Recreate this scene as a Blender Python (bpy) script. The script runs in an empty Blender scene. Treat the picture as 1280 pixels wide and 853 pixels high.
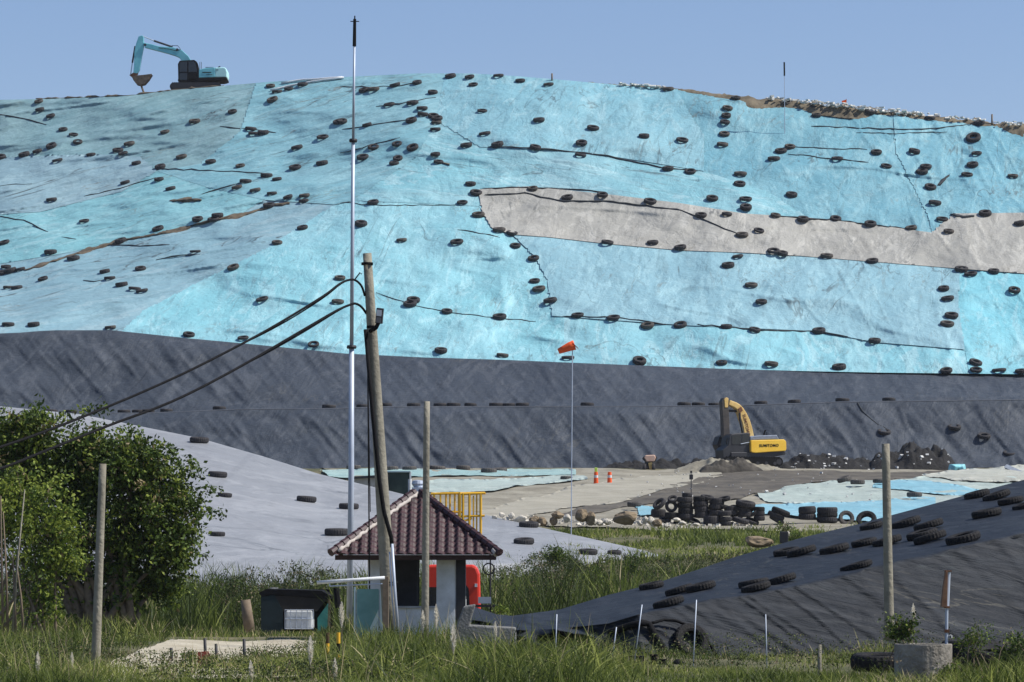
import bpy, bmesh, math, random
import numpy as np
from mathutils import Vector, Matrix
random.seed(7); np.random.seed(7)
S = bpy.context.scene
COL = S.collection
F = 4000.0; H = 2.1; HZ = 690.0           # focal length in photo pixels, eye height, horizon row
def P(px, py, Y):
    return Vector(((px-640.0)*Y/F, Y, H+(HZ-py)*Y/F))
def interp(pts):
    xs = np.array([p[0] for p in pts], float); ys = np.array([p[1] for p in pts], float)
    return lambda x: np.interp(x, xs, ys)
# ---------------------------------------------------------------- noise
def _h(ix, iy, s):
    n = (ix.astype(np.int64)*374761393 + iy.astype(np.int64)*668265263 + s*1442695041) & 0xffffffff
    n = ((n ^ (n >> 13))*1274126177) & 0xffffffff
    return ((n ^ (n >> 16)) & 0xffff)/65535.0
def vnoise(x, y, s=0):
    x = np.asarray(x, float); y = np.asarray(y, float)
    ix = np.floor(x); iy = np.floor(y); fx = x-ix; fy = y-iy
    fx = fx*fx*fx*(fx*(fx*6-15)+10); fy = fy*fy*fy*(fy*(fy*6-15)+10)
    a = _h(ix, iy, s); b = _h(ix+1, iy, s); c = _h(ix, iy+1, s); d = _h(ix+1, iy+1, s)
    return (a*(1-fx)+b*fx)*(1-fy)+(c*(1-fx)+d*fx)*fy-0.5
def fbm(x, y, s=0, o=4):
    t = 0; a = 1.0
    for i in range(o):
        t = t+a*vnoise(x*2**i, y*2**i, s+i*17); a *= 0.5
    return t
def ridged(x, y, s=0):
    return 1-np.abs(vnoise(x, y, s)*2+vnoise(x*2.1, y*2.1, s+5)*0.8)*1.6
# ---------------------------------------------------------------- materials
def mat(name, col, rough=0.7, metal=0.0, var=0.25, scale=3.0, bump=0.0, bscale=20.0, spec=0.4, col2=None, emit=None):
    m = bpy.data.materials.new(name); m.use_nodes = True
    nt = m.node_tree; N = nt.nodes; L = nt.links
    b = N['Principled BSDF']; b.inputs['Roughness'].default_value = rough; b.inputs['Metallic'].default_value = metal
    b.inputs['Specular IOR Level'].default_value = spec
    tc = N.new('ShaderNodeTexCoord'); nz = N.new('ShaderNodeTexNoise')
    nz.inputs['Scale'].default_value = scale; nz.inputs['Detail'].default_value = 6; nz.inputs['Roughness'].default_value = .65
    L.new(tc.outputs['Object'], nz.inputs['Vector'])
    r = N.new('ShaderNodeValToRGB'); r.color_ramp.elements[0].position = .3; r.color_ramp.elements[1].position = .7
    c2 = col2 if col2 else tuple(min(1, c*(1+var)) for c in col)
    c1 = col if col2 else tuple(c*(1-var) for c in col)
    r.color_ramp.elements[0].color = (*c1, 1); r.color_ramp.elements[1].color = (*c2, 1)
    L.new(nz.outputs['Fac'], r.inputs['Fac']); L.new(r.outputs['Color'], b.inputs['Base Color'])
    if bump:
        n2 = N.new('ShaderNodeTexNoise'); n2.inputs['Scale'].default_value = bscale; n2.inputs['Detail'].default_value = 5
        L.new(tc.outputs['Object'], n2.inputs['Vector'])
        bp = N.new('ShaderNodeBump'); bp.inputs['Strength'].default_value = bump; bp.inputs['Distance'].default_value = .1
        L.new(n2.outputs['Fac'], bp.inputs['Height']); L.new(bp.outputs['Normal'], b.inputs['Normal'])
    return m
def leafmat(name, c1, c2, scale=1.5, trans=.35):
    m = mat(name, c1, .55, col2=c2, scale=scale, spec=.25)
    nt = m.node_tree; N = nt.nodes; L = nt.links; b = N['Principled BSDF']
    t = N.new('ShaderNodeBsdfTranslucent'); mx = N.new('ShaderNodeMixShader'); mx.inputs[0].default_value = trans
    src = b.inputs['Base Color'].links[0].from_socket
    L.new(src, t.inputs['Color'])
    o = N['Material Output']; L.new(b.outputs[0], mx.inputs[1]); L.new(t.outputs[0], mx.inputs[2]); L.new(mx.outputs[0], o.inputs['Surface'])
    return m
def sheetmat(name, c1, c2, c3, rough=.55, seed=0.0, streak=(.35, .05, .05), rot=0.0, stain=.25, bump=.5, spec=.35, bdist=.25,
             wr=(.12, .9, .9), blot=.4, patch=.0, crease=.0, seam=.0):
    """plastic sheet: two tones in large uneven patches, pale streaks along one direction, dirt, wrinkle relief"""
    m = bpy.data.materials.new(name); m.use_nodes = True
    nt = m.node_tree; N = nt.nodes; L = nt.links
    b = N['Principled BSDF']; b.inputs['Roughness'].default_value = rough; b.inputs['Specular IOR Level'].default_value = spec
    tc = N.new('ShaderNodeTexCoord')
    def noise(sc, loc, det=6, ro=.6, rt=0.0, dist=0.0):
        mp = N.new('ShaderNodeMapping'); mp.inputs['Scale'].default_value = sc; mp.inputs['Location'].default_value = (loc, loc*.7, loc*.3)
        mr = N.new('ShaderNodeMapping'); mr.inputs['Rotation'].default_value = (0, rt, 0)
        L.new(tc.outputs['Object'], mr.inputs['Vector']); L.new(mr.outputs[0], mp.inputs['Vector'])
        n = N.new('ShaderNodeTexNoise'); n.inputs['Scale'].default_value = 1; n.inputs['Detail'].default_value = det
        n.inputs['Roughness'].default_value = ro; n.inputs['Distortion'].default_value = dist
        L.new(mp.outputs[0], n.inputs['Vector']); return n.outputs['Fac']
    def ramp(fac, p0, p1):
        r = N.new('ShaderNodeMapRange'); r.inputs[1].default_value = p0; r.inputs[2].default_value = p1
        L.new(fac, r.inputs[0]); return r.outputs[0]
    def mix(f, a, c, k=1.0):
        mx = N.new('ShaderNodeMix'); mx.data_type = 'RGBA'
        if k != 1.0:
            mu = N.new('ShaderNodeMath'); mu.operation = 'MULTIPLY'; mu.inputs[1].default_value = k; L.new(f, mu.inputs[0]); f = mu.outputs[0]
        L.new(f, mx.inputs[0])
        if isinstance(a, tuple): mx.inputs[6].default_value = (*a, 1)
        else: L.new(a, mx.inputs[6])
        if isinstance(c, tuple): mx.inputs[7].default_value = (*c, 1)
        else: L.new(c, mx.inputs[7])
        return mx.outputs[2]
    k = mix(ramp(noise((.045, .045, .07), seed, 7, .62, dist=.6), .35, .65), c1, c2)
    k = mix(ramp(noise(streak, seed+11, 7, .7, rot, .4), .5, .72), k, c3, .65)
    k = mix(ramp(noise((.5, .5, .7), seed+21, 8, .75), .5, .75), k, tuple(c*.7 for c in c2), blot)
    k = mix(ramp(noise((streak[0]*2.4, streak[1]*2, streak[2]*2), seed+25, 6, .7, rot, .8), .56, .72), k, tuple(c*.6 for c in c1), .7)
    k = mix(ramp(noise((.16, .16, .3), seed+31, 9, .75), .6, .74), k, (.22, .19, .14), stain)
    k = mix(ramp(noise((streak[0]*.9+.05, streak[1]*1.3+.03, streak[2]*1.3+.03), seed+61, 9, .72, rot, 1.6), .53, .575), k, c3, patch)
    k = mix(ramp(noise((streak[0]*1.1+.05, streak[1]*1.2+.04, streak[2]*1.2+.04), seed+64, 9, .75, rot, 2.2), .56, .60), k, tuple(c*.72 for c in c2), patch)
    if seam:
        for (sr, off, per, st) in ((rot*.6, 0, 7.5, seam), (rot*.6+math.pi/2*.97, 3, 9.0, seam*.7)):
            mr = N.new('ShaderNodeMapping'); mr.inputs['Rotation'].default_value = (0, sr, 0); mr.inputs['Location'].default_value = (seed+off, 0, seed)
            L.new(tc.outputs['Object'], mr.inputs['Vector']); wv = N.new('ShaderNodeTexWave'); wv.inputs['Scale'].default_value = 2*math.pi/20/per; wv.inputs['Distortion'].default_value = .25; wv.inputs['Detail'].default_value = 2; wv.inputs['Detail Scale'].default_value = 2
            L.new(mr.outputs[0], wv.inputs['Vector']); k = mix(ramp(wv.outputs['Fac'], .9905, .998), k, tuple(c*.55 for c in c1), st)
    if crease:
        def lines(sc, loc, w, mloc):
            n = noise(sc, loc, 4, .55, rot, .9); a1 = N.new('ShaderNodeMath'); a1.operation = 'SUBTRACT'; a1.inputs[1].default_value = .5; L.new(n, a1.inputs[0])
            a2 = N.new('ShaderNodeMath'); a2.operation = 'ABSOLUTE'; L.new(a1.outputs[0], a2.inputs[0]); f = ramp(a2.outputs[0], w, w*.3)
            a3 = N.new('ShaderNodeMath'); a3.operation = 'MULTIPLY'; L.new(f, a3.inputs[0]); L.new(ramp(noise((.06, .1, .16), mloc, 5, .7), .5, .62), a3.inputs[1]); return a3.outputs[0]
        k = mix(lines((streak[0]*.45+.02, streak[1]*.7, streak[2]*.7), seed+81, .012, seed+83), k, (.05, .06, .065), crease)
        k = mix(lines((streak[0]*.8, streak[1]*1.3, streak[2]*1.3), seed+91, .010, seed+93), k, (.16, .15, .12), crease*.8)
    k = mix(ramp(noise((1.6, 1.6, 2.2), seed+71, 5, .8), .35, .75), k, tuple(c*.62 for c in c2), .35)
    L.new(k, b.inputs['Base Color'])
    bp = N.new('ShaderNodeBump'); bp.inputs['Strength'].default_value = bump; bp.inputs['Distance'].default_value = bdist
    ad = N.new('ShaderNodeMath'); ad.operation = 'ADD'
    L.new(noise(wr, seed+41, 7, .65, rot, 1.2), ad.inputs[0]); L.new(noise((.8, .8, 1.2), seed+51, 6, .6), ad.inputs[1])
    L.new(ad.outputs[0], bp.inputs['Height']); L.new(bp.outputs['Normal'], b.inputs['Normal'])
    return m
# ---------------------------------------------------------------- object helpers
def tag(o, label=None, cat=None, group=None, kind=None):
    if label: o['label'] = label
    if cat: o['category'] = cat
    if group: o['group'] = group
    if kind: o['kind'] = kind
    return o
def empty(name, loc, rz=0.0):
    o = bpy.data.objects.new(name, None); COL.objects.link(o); o.location = loc; o.rotation_euler = (0, 0, rz); return o
class MB:
    def __init__(s): s.v = []; s.f = []; s.m = []
    def add(s, vs, fs, mi=0):
        n = len(s.v); s.v += [tuple(v) for v in vs]; s.f += [tuple(n+i for i in f) for f in fs]; s.m += [mi]*len(fs)
    def box(s, c, d, M=None, mi=0):
        vs = [Vector((c[0]+sx*d[0]/2, c[1]+sy*d[1]/2, c[2]+sz*d[2]/2)) for sz in (-1, 1) for sy in (-1, 1) for sx in (-1, 1)]
        if M: vs = [M @ v for v in vs]
        s.add(vs, [(0, 2, 3, 1), (4, 5, 7, 6), (0, 1, 5, 4), (2, 6, 7, 3), (0, 4, 6, 2), (1, 3, 7, 5)], mi)
    def tube(s, pts, r, n=8, mi=0, cap=True):
        pts = [Vector(p) for p in pts]; rs = r if isinstance(r, (list, tuple)) else [r]*len(pts)
        rings = []; up = None
        for i, p in enumerate(pts):
            d = (pts[min(i+1, len(pts)-1)]-pts[max(i-1, 0)]).normalized()
            if up is None:
                up = Vector((0, 0, 1)) if abs(d.z) < .9 else Vector((1, 0, 0))
            a = d.cross(up).normalized(); b2 = a.cross(d); up = b2
            rings.append([p+(a*math.cos(2*math.pi*k/n)+b2*math.sin(2*math.pi*k/n))*rs[i] for k in range(n)])
        vs = [v for R in rings for v in R]; fs = []
        for i in range(len(pts)-1):
            for k in range(n):
                fs.append((i*n+k, i*n+(k+1) % n, (i+1)*n+(k+1) % n, (i+1)*n+k))
        if cap: fs += [tuple(range(n-1, -1, -1)), tuple(range((len(pts)-1)*n, len(pts)*n))]
        s.add(vs, fs, mi)
    def lathe(s, prof, n=24, closed=False, M=None, mi=0, rad=None):
        vs = []; m = len(prof)
        for k in range(n):
            a = 2*math.pi*k/n
            for (r, z) in prof:
                rr = rad(k, r, z) if rad else r
                v = Vector((rr*math.cos(a), rr*math.sin(a), z)); vs.append(M @ v if M else v)
        fs = []
        for k in range(n):
            k2 = (k+1) % n
            for j in range(m if closed else m-1):
                j2 = (j+1) % m
                fs.append((k*m+j, k2*m+j, k2*m+j2, k*m+j2))
        s.add(vs, fs, mi)
    def prism(s, poly, y0, y1, mi=0):
        """side-view polygon (x,z) given thickness along y"""
        n = len(poly)
        vs = [(x, y0, z) for x, z in poly]+[(x, y1, z) for x, z in poly]
        fs = [tuple(range(n)), tuple(range(2*n-1, n-1, -1))]+[(i, n+i, n+(i+1) % n, (i+1) % n) for i in range(n)]
        s.add(vs, fs, mi)
    def build(s, name, mats, parent=None, smooth=False, bevel=0.0, loc=None):
        me = bpy.data.meshes.new(name); me.from_pydata(s.v, [], s.f)
        mats = mats if isinstance(mats, (list, tuple)) else [mats]
        for m in mats: me.materials.append(m)
        if len(mats) > 1: me.polygons.foreach_set('material_index', s.m)
        bm = bmesh.new(); bm.from_mesh(me); bmesh.ops.recalc_face_normals(bm, faces=bm.faces); bm.to_mesh(me); bm.free()
        if smooth: me.polygons.foreach_set('use_smooth', [True]*len(me.polygons))
        o = bpy.data.objects.new(name, me); COL.objects.link(o)
        if parent: o.parent = parent
        if loc: o.location = loc
        if bevel:
            b = o.modifiers.new('b', 'BEVEL'); b.width = bevel; b.segments = 2; b.limit_method = 'ANGLE'
        return o
def np_mesh(name, V, Fq, mats, mi=None, smooth=True):
    me = bpy.data.meshes.new(name); V = np.asarray(V, np.float32); Fq = np.asarray(Fq, np.int32)
    me.vertices.add(len(V)); me.vertices.foreach_set('co', V.ravel())
    k = Fq.shape[1]; me.loops.add(Fq.size); me.loops.foreach_set('vertex_index', Fq.ravel())
    me.polygons.add(len(Fq)); me.polygons.foreach_set('loop_start', np.arange(0, Fq.size, k, dtype=np.int32))
    try: me.polygons.foreach_set('loop_total', np.full(len(Fq), k, np.int32))
    except Exception: pass
    for m in (mats if isinstance(mats, (list, tuple)) else [mats]): me.materials.append(m)
    if mi is not None: me.polygons.foreach_set('material_index', np.asarray(mi, np.int32))
    me.polygons.foreach_set('use_smooth', np.full(len(Fq), smooth))
    me.update(calc_edges=True); me.validate()
    o = bpy.data.objects.new(name, me); COL.objects.link(o); return o
def inpoly(x, y, poly):
    r = np.zeros(np.shape(x), bool); n = len(poly)
    for i in range(n):
        x1, y1 = poly[i]; x2, y2 = poly[(i+1) % n]
        if y1 == y2: continue
        c = ((y1 > y) != (y2 > y)) & (x < (x2-x1)*(y-y1)/(y2-y1)+x1); r ^= c
    return r
def snap(X, Yp, polys, tol):
    for poly in polys:
        n = len(poly)
        for i in range(n):
            a = np.array(poly[i], float); b = np.array(poly[(i+1) % n], float); d = b-a; l2 = (d**2).sum()
            if l2 == 0: continue
            t = np.clip(((X-a[0])*d[0]+(Yp-a[1])*d[1])/l2, 0, 1); qx = a[0]+t*d[0]; qy = a[1]+t*d[1]
            m = (X-qx)**2+(Yp-qy)**2 < tol**2
            X[m] = qx[m]; Yp[m] = qy[m]
    return X, Yp
def roughen(poly, amp=1.5, step=14, seed=0, ay=.5):
    out = []; rnd = random.Random(seed)
    for i in range(len(poly)):
        a = poly[i]; b = poly[(i+1) % len(poly)]; n = max(1, int(math.hypot(b[0]-a[0], b[1]-a[1])/step))
        for k in range(n):
            t = k/n; out.append((a[0]+(b[0]-a[0])*t+rnd.uniform(-amp, amp), a[1]+(b[1]-a[1])*t+rnd.uniform(-amp, amp)*ay))
    return out
ORD = 'first second third fourth fifth sixth seventh eighth ninth tenth eleventh twelfth thirteenth fourteenth fifteenth sixteenth seventeenth eighteenth nineteenth twentieth'.split()
def grid_faces(nc, nr):
    i = np.arange(nr-1)[:, None]*nc+np.arange(nc-1)[None, :]
    return np.stack([i, i+1, i+nc+1, i+nc], -1).reshape(-1, 4)
# ---------------------------------------------------------------- palette
M = {}
M['rubber'] = mat('worn_rubber', (.022, .021, .024), .8, var=.35, scale=4, bump=.3, bscale=14, spec=.25, col2=(.045, .042, .042))
M['rubber_dusty'] = mat('dusty_rubber', (.05, .047, .045), .85, scale=3, bump=.4, bscale=9, spec=.25, col2=(.11, .1, .09))
M['rope'] = mat('cord_and_fold_shade', (.03, .035, .04), .9)  # serves real ropes and the painted shade of folds
M['concrete'] = mat('weathered_concrete', (.30, .28, .24), .85, scale=2.5, bump=.4, bscale=15, col2=(.46, .44, .39))
M['pole'] = mat('pole_concrete', (.16, .145, .11), .85, scale=1.8, bump=.3, bscale=12, col2=(.30, .28, .22))
M['steel'] = mat('galvanised_steel', (.42, .47, .55), .5, .2, scale=1.2, var=.15)
M['darksteel'] = mat('dark_steel', (.03, .03, .035), .6, .2)
M['black'] = mat('black_plastic', (.008, .008, .009), .85, spec=.12)
M['glass'] = mat('dark_glass', (.01, .012, .016), .12, spec=.6)
M['white'] = mat('white_paint', (.50, .52, .52), .7, scale=2.2, col2=(.74, .77, .8), bump=.1)
M['cyan'] = mat('cyan_paint', (.12, .42, .50), .45, scale=1.0, col2=(.22, .58, .64))
M['cyansunlit'] = mat('sunlit_cyan_paint', (.38, .72, .74), .45, scale=1.0, col2=(.5, .8, .8))  # lighter copy of the cyan paint, sunlight put into the counterweight colour
M['yellow'] = mat('yellow_paint', (.80, .46, .03), .5, scale=1.5, col2=(.88, .56, .06))
M['yellowdirty'] = mat('dirty_yellow_paint', (.58, .36, .09), .6, scale=2.5, col2=(.78, .55, .22))
M['rail'] = mat('safety_yellow', (.75, .42, .03), .5, scale=3, var=.1)
M['rust'] = mat('rust', (.10, .04, .02), .85, scale=6, col2=(.25, .11, .05))
M['redpaint'] = mat('red_paint', (.62, .04, .02), .4, scale=2, var=.1)
M['orange'] = mat('orange_fabric', (.78, .10, .015), .7, scale=3, var=.1)
M['tile'] = mat('glazed_roof_tile', (.022, .010, .012), .5, scale=3.5, spec=.45, col2=(.072, .032, .036))
M['mortar'] = mat('mortar', (.42, .37, .32), .9, scale=8, col2=(.6, .55, .5))
M['teal'] = mat('gate_shadow_teal', (.06, .16, .17), .6, scale=2, col2=(.11, .25, .26))  # darker gate tone for the painted diagonal shadow
M['greybluepaint'] = mat('greyblue_paint', (.30, .42, .46), .6, scale=2, col2=(.38, .5, .54))
M['wood'] = mat('grey_timber', (.12, .09, .06), .9, scale=5, col2=(.22, .17, .12))
M['stone'] = mat('pale_rock', (.42, .38, .30), .9, scale=2.5, bump=.6, bscale=6, col2=(.66, .62, .54))
M['brownstone'] = mat('brown_rock', (.12, .09, .06), .9, scale=2.0, bump=.6, bscale=5, col2=(.30, .23, .145))
M['grey'] = mat('grey_plastic', (.16, .16, .17), .5)
M['deckgrey'] = mat('grey_machine_paint', (.18, .21, .27), .4)
# ================================================================ GROUND
gz = interp([(-50, 0), (75, 0), (95, -.5), (108, -.9), (118, -.6), (135, .9), (150, 2.1), (180, 3.7), (210, 5.6), (250, 8.55), (262, 8.8), (5000, 8.8)])
def gY(px, py):
    """distance at which the photo pixel meets the ground"""
    Ys = np.linspace(45, 300, 2600); zz = H+(HZ-py)*Ys/F
    k = np.argmax(gz(Ys) >= zz) if (gz(Ys) >= zz).any() else -1
    return Ys[k]
gtab_Y = np.linspace(45, 262, 1200); gtab_py = HZ-(gz(gtab_Y)-H)*F/gtab_Y
o_ = np.argsort(gtab_py)
def gYv(py):
    m = np.maximum.accumulate(gtab_py[::-1])[::-1]      # visible profile, decreasing with Y
    return np.interp(-np.asarray(py, float), -m, gtab_Y)
ys = np.concatenate([np.linspace(-60, 45, 12), np.linspace(46, 140, 95), np.linspace(141, 270, 66), np.linspace(280, 420, 8), [800, 2000, 6000]])
xs = np.concatenate([[-6000, -2000, -600, -200], np.linspace(-70, 70, 141), [200, 600, 2000, 6000]])
GX, GY = np.meshgrid(xs, ys)
GZ = gz(GY)+np.where((GY > 40) & (GY < 262), fbm(GX*.18, GY*.18, 3)*.22, 0)
GZ = np.where(GY > 420, 8.8-(GY-420)*.004, GZ)
m_ground = mat('earth_and_weeds', (.045, .055, .018), .95, scale=.35, bump=.6, bscale=2.5, col2=(.15, .13, .07))
g = np_mesh('ground', np.stack([GX, GY, GZ], -1).reshape(-1, 3), grid_faces(len(xs), len(ys)), m_ground); tag(g, kind='structure')

# ================================================================ COVERED HILL
Sky = interp([(-400, 160), (0, 125), (50, 124), (160, 120), (215, 113), (285, 107), (330, 103), (420, 97), (520, 92), (590, 92), (640, 95), (690, 99), (780, 107), (850, 112), (910, 121), (1000, 130), (1100, 141), (1180, 149), (1280, 160), (1650, 200)])
Btop = interp([(-400, 425), (0, 417), (25, 416), (50, 414), (70, 413), (140, 413), (235, 423), (310, 430), (430, 442), (530, 447), (630, 450), (700, 453), (800, 457), (900, 461), (1000, 464), (1100, 466), (1280, 468), (1650, 470)])
Mid = interp([(-400, 520), (0, 514), (60, 516), (180, 516), (300, 511), (430, 510), (480, 508), (900, 507), (1050, 502), (1280, 499), (1650, 499)])
Toe = interp([(-400, 597), (1650, 597)])
Rx = interp([(80, 565), (150, 545), (200, 520), (250, 440), (285, 385), (330, 300), (380, 215), (413, 150), (440, 100)])
def smooth01(t): t = np.clip(t, 0, 1); return t*t*(3-2*t)
def hill_rough(px, py):
    """folds and sags of the cover (metres along the view)"""
    left = smooth01((Rx(py)-px)/60+.5)
    big = fbm(px/130, py/60, 21, 3)*2.6
    a = math.radians(-17); u = px*math.cos(a)+py*2.2*math.sin(a); v = -px*math.sin(a)+py*2.2*math.cos(a)
    fl = (np.clip(ridged(u/170, v/36, 31), .45, 1)-.45)*.9+fbm(u/70, v/18, 35, 4)*.5
    a2 = math.radians(6); u2 = px*math.cos(a2)+py*math.sin(a2); v2 = -px*math.sin(a2)+py*math.cos(a2)
    fr = (np.clip(ridged(u2/190, v2/40, 41), .7, 1)-.7)*1.1+fbm(u2/45, v2/22, 45, 4)*.3
    a3 = math.radians(62); u3 = px*math.cos(a3)+py*math.sin(a3); v3 = -px*math.sin(a3)+py*math.cos(a3)
    fr = fr+(np.clip(ridged(u3/150, v3/26, 47), .72, 1)-.72)*.8*smooth01((px-850)/250)
    return big-(left*fl+(1-left)*fr)
def Yhill(px, py, rough=True):
    px = np.asarray(px, float); py = np.asarray(py, float)
    B = Btop(px); S_ = Sky(px)
    t = (450-py)/358.0
    Y = 281+t*56+np.clip(t-.9, 0, 1)*30
    dx = Rx(py)-px
    soft = 40*np.log1p(np.exp(np.clip(dx/40, -30, 30)))
    Y = Y+.056*soft*smooth01((B-py)/70)
    if rough: Y = Y+hill_rough(px, py)*smooth01((B-py)/12+.1)
    return Y
A_ = lambda *p: list(p)
SHEETS = [  # label, outline in photo pixels, colours, lift, streak rotation
 ('long faded grey sheet laid across the middle of the blue slope', A_((598,237),(660,233),(760,243),(850,254),(930,267),(1010,272),(1100,282),(1165,291),(1178,279),(1195,267),(1280,266),(1500,268),(1500,352),(1280,342),(1200,336),(1100,328),(1000,320),(930,316),(850,313),(760,305),(690,297),(640,293),(615,285),(602,262)), 'grey', .16),
 ('greyish blue sheet with straight edges on the far slope below the skyline gully', A_((-300,197),(0,197),(120,193),(175,196),(196,214),(150,240),(50,265),(0,268),(-300,290)), 'greyblue', .10),
 ('dull teal sheet filling the gully below the cyan excavator', A_((-300,60),(330,60),(318,110),(300,165),(250,205),(196,214),(175,196),(120,193),(0,197),(-300,197)), 'teal', .0),
 ('bright turquoise sheet slanting up from the far edge below the grey blue one', A_((-300,290),(0,268),(50,265),(150,240),(196,214),(262,235),(330,250),(300,268),(200,290),(90,315),(0,330),(-300,360)), 'turq', .05),
 ('grey blue sheet below the brown seam, on the shaded side of the spur', A_((-300,360),(0,330),(90,315),(200,290),(300,268),(330,250),(418,256),(330,312),(250,352),(180,388),(140,425),(60,480),(-300,520)), 'greyblue2', .0),
 ('wrinkled teal blue sheet between the excavator gully and the spur ridge', A_((330,60),(562,60),(545,150),(520,197),(440,251),(418,256),(330,250),(262,235),(196,214),(250,205),(300,165),(318,110)), 'midblue', .08),
 ('bright cyan sheet on the sunny nose of the spur beside the mast', A_((60,500),(140,425),(180,388),(250,352),(330,312),(418,256),(440,251),(520,254),(598,258),(615,287),(640,294),(668,320),(684,350),(690,395),(700,402),(704,500)), 'cyan', .0),
 ('pale blue sheet on the summit above the mast', A_((562,60),(830,60),(850,120),(880,170),(880,214),(730,190),(600,184),(545,150)), 'pale', .1),
 ('banded light blue sheet just above the grey one', A_((545,150),(600,184),(730,190),(880,214),(960,240),(1010,272),(930,267),(850,254),(760,243),(660,233),(598,237),(602,262),(598,258),(520,254),(440,251),(520,197)), 'band', .04),
 ('deep blue sheet under the brown ridge with the thin lightning rod', A_((830,60),(1110,60),(1120,190),(1160,270),(1165,291),(1100,282),(1010,272),(960,240),(880,214),(880,170),(850,120)), 'deep', .0),
 ('deep blue sheet with a scribble of torn netting beneath the far end of the ridge', A_((1110,60),(1500,60),(1500,268),(1280,266),(1195,267),(1178,279),(1165,291),(1160,270),(1120,190)), 'deep2', .07),
 ('dusty blue sheet hanging between the grey sheet and the sagging rope', A_((640,293),(690,297),(760,305),(850,313),(930,316),(1000,320),(1100,328),(1200,336),(1198,380),(1206,437),(1095,428),(1020,414),(860,407),(690,395),(684,350),(668,320)), 'dusty', .09),
 ('vivid turquoise sheet at the lowest far corner above the black liner', A_((1200,336),(1280,342),(1500,352),(1500,520),(1220,520),(1212,470),(1206,437),(1198,380)), 'vivid', .03),
 ('light cyan strip along the foot of the slope above the windsock', None, 'strip', .0),
]
TC = {'grey': ((.33,.325,.285),(.40,.39,.34),(.50,.49,.43)), 'greyblue': ((.20,.36,.44),(.25,.42,.48),(.30,.47,.52)), 'teal': ((.13,.31,.36),(.20,.36,.38),(.24,.42,.46)),
 'turq': ((.15,.47,.52),(.19,.50,.56),(.30,.58,.62)), 'greyblue2': ((.20,.37,.44),(.22,.44,.52),(.30,.46,.51)), 'midblue': ((.14,.42,.50),(.19,.43,.50),(.25,.52,.58)),
 'cyan': ((.17,.55,.63),(.22,.52,.60),(.33,.66,.72)), 'pale': ((.15,.46,.57),(.20,.46,.54),(.30,.56,.62)), 'band': ((.16,.49,.57),(.22,.45,.52),(.34,.60,.65)),
 'deep': ((.10,.37,.48),(.15,.40,.48),(.22,.48,.55)), 'deep2': ((.10,.38,.50),(.14,.40,.49),(.24,.52,.58)), 'dusty': ((.20,.44,.53),(.23,.46,.54),(.30,.56,.63)),
 'vivid': ((.13,.55,.66),(.17,.54,.63),(.28,.60,.67)), 'strip': ((.17,.54,.63),(.21,.52,.60),(.34,.62,.67))}
pc = np.arange(-200, 1481, 2.5); nr = 190
vv = np.linspace(0, 1, nr)
X = np.tile(pc[None, :], (nr, 1)); Bt = Btop(pc)[None, :]; St = Sky(pc)[None, :]
Yp = Bt+(St-Bt)*vv[:, None]
Xi, Yi = X[1:-1, 1:-1].copy(), Yp[1:-1, 1:-1].copy()
Xi, Yi = snap(Xi, Yi, [s[1] for s in SHEETS if s[1]], 1.0)
X[1:-1, 1:-1] = Xi; Yp[1:-1, 1:-1] = Yi
Yd = Yhill(X, Yp)
FQ = grid_faces(len(pc), nr)
fx = X.ravel()[FQ].mean(1); fy = Yp.ravel()[FQ].mean(1)
own = np.full(len(FQ), len(SHEETS)-1)
def sheet_of(x, y):
    x = np.asarray(x, float); y = np.asarray(y, float); r = np.full(x.shape, len(SHEETS)-1); done = np.zeros(x.shape, bool)
    for i, s in enumerate(SHEETS[:-1]):
        k = inpoly(x, y, s[1]) & ~done; r[k] = i; done |= k
    k = ~done & (x < 705); r[k] = 6; k = ~done & (x >= 705) & (y < 395); r[k] = 11
    return r
own = sheet_of(fx, fy)
def to3d(px, py, Y): return np.stack([(px-640)*Y/F, Y, H+(HZ-py)*Y/F], -1)
for i, s in enumerate(SHEETS):
    mean = ((.165, .445, .52), (.205, .445, .52), (.29, .55, .60)); kk = 0 if s[2] == 'grey' else .08
    c = [tuple(((.80*v+.20*(.3*q[0]+.55*q[1]+.15*q[2]))*(1-kk)+kk*mq)*.94 for v, mq in zip(q, mm)) for q, mm in zip(TC[s[2]], mean)]
    leftish = s[2] in ('greyblue', 'greyblue2', 'turq', 'teal', 'midblue')
    m = sheetmat('sheet_'+s[2], *c, seed=i*3.7, rough=.6, streak=(.09, .09, .55) if leftish or s[2] in ('band',) else (.42, .07, .07),
                 rot=math.radians(17) if leftish else math.radians(-14), stain=.36, bump=.7, patch=.7, crease=.9 if leftish else .65, seam=0,
                 wr=(.12, .3, 1.0) if leftish else (.5, .25, .35))
    fsel = FQ[own == i]; used, inv = np.unique(fsel, return_inverse=True)
    Yv = Yd.ravel()[used]-s[3]*2.2; V = to3d(X.ravel()[used], Yp.ravel()[used], Yv)
    o = np_mesh('tarpaulin_sheet', V, inv.reshape(-1, 4), m); tag(o, s[0], 'tarpaulin', 'sheets covering the hill')
def hill_pt(px, py, lift=0.0):
    off = SHEETS[int(sheet_of(px, py))][3]; return P(px, py, float(Yhill(px, py))-off*2.2-lift)
def hill_n(px, py, d=7):
    a = P(px-d, py, float(Yhill(px-d, py))); b = P(px+d, py, float(Yhill(px+d, py)))
    c = P(px, py-d*.6, float(Yhill(px, py-d*.6))); e = P(px, py+d*.6, float(Yhill(px, py+d*.6)))
    return (b-a).cross(c-e).normalized()
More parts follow.
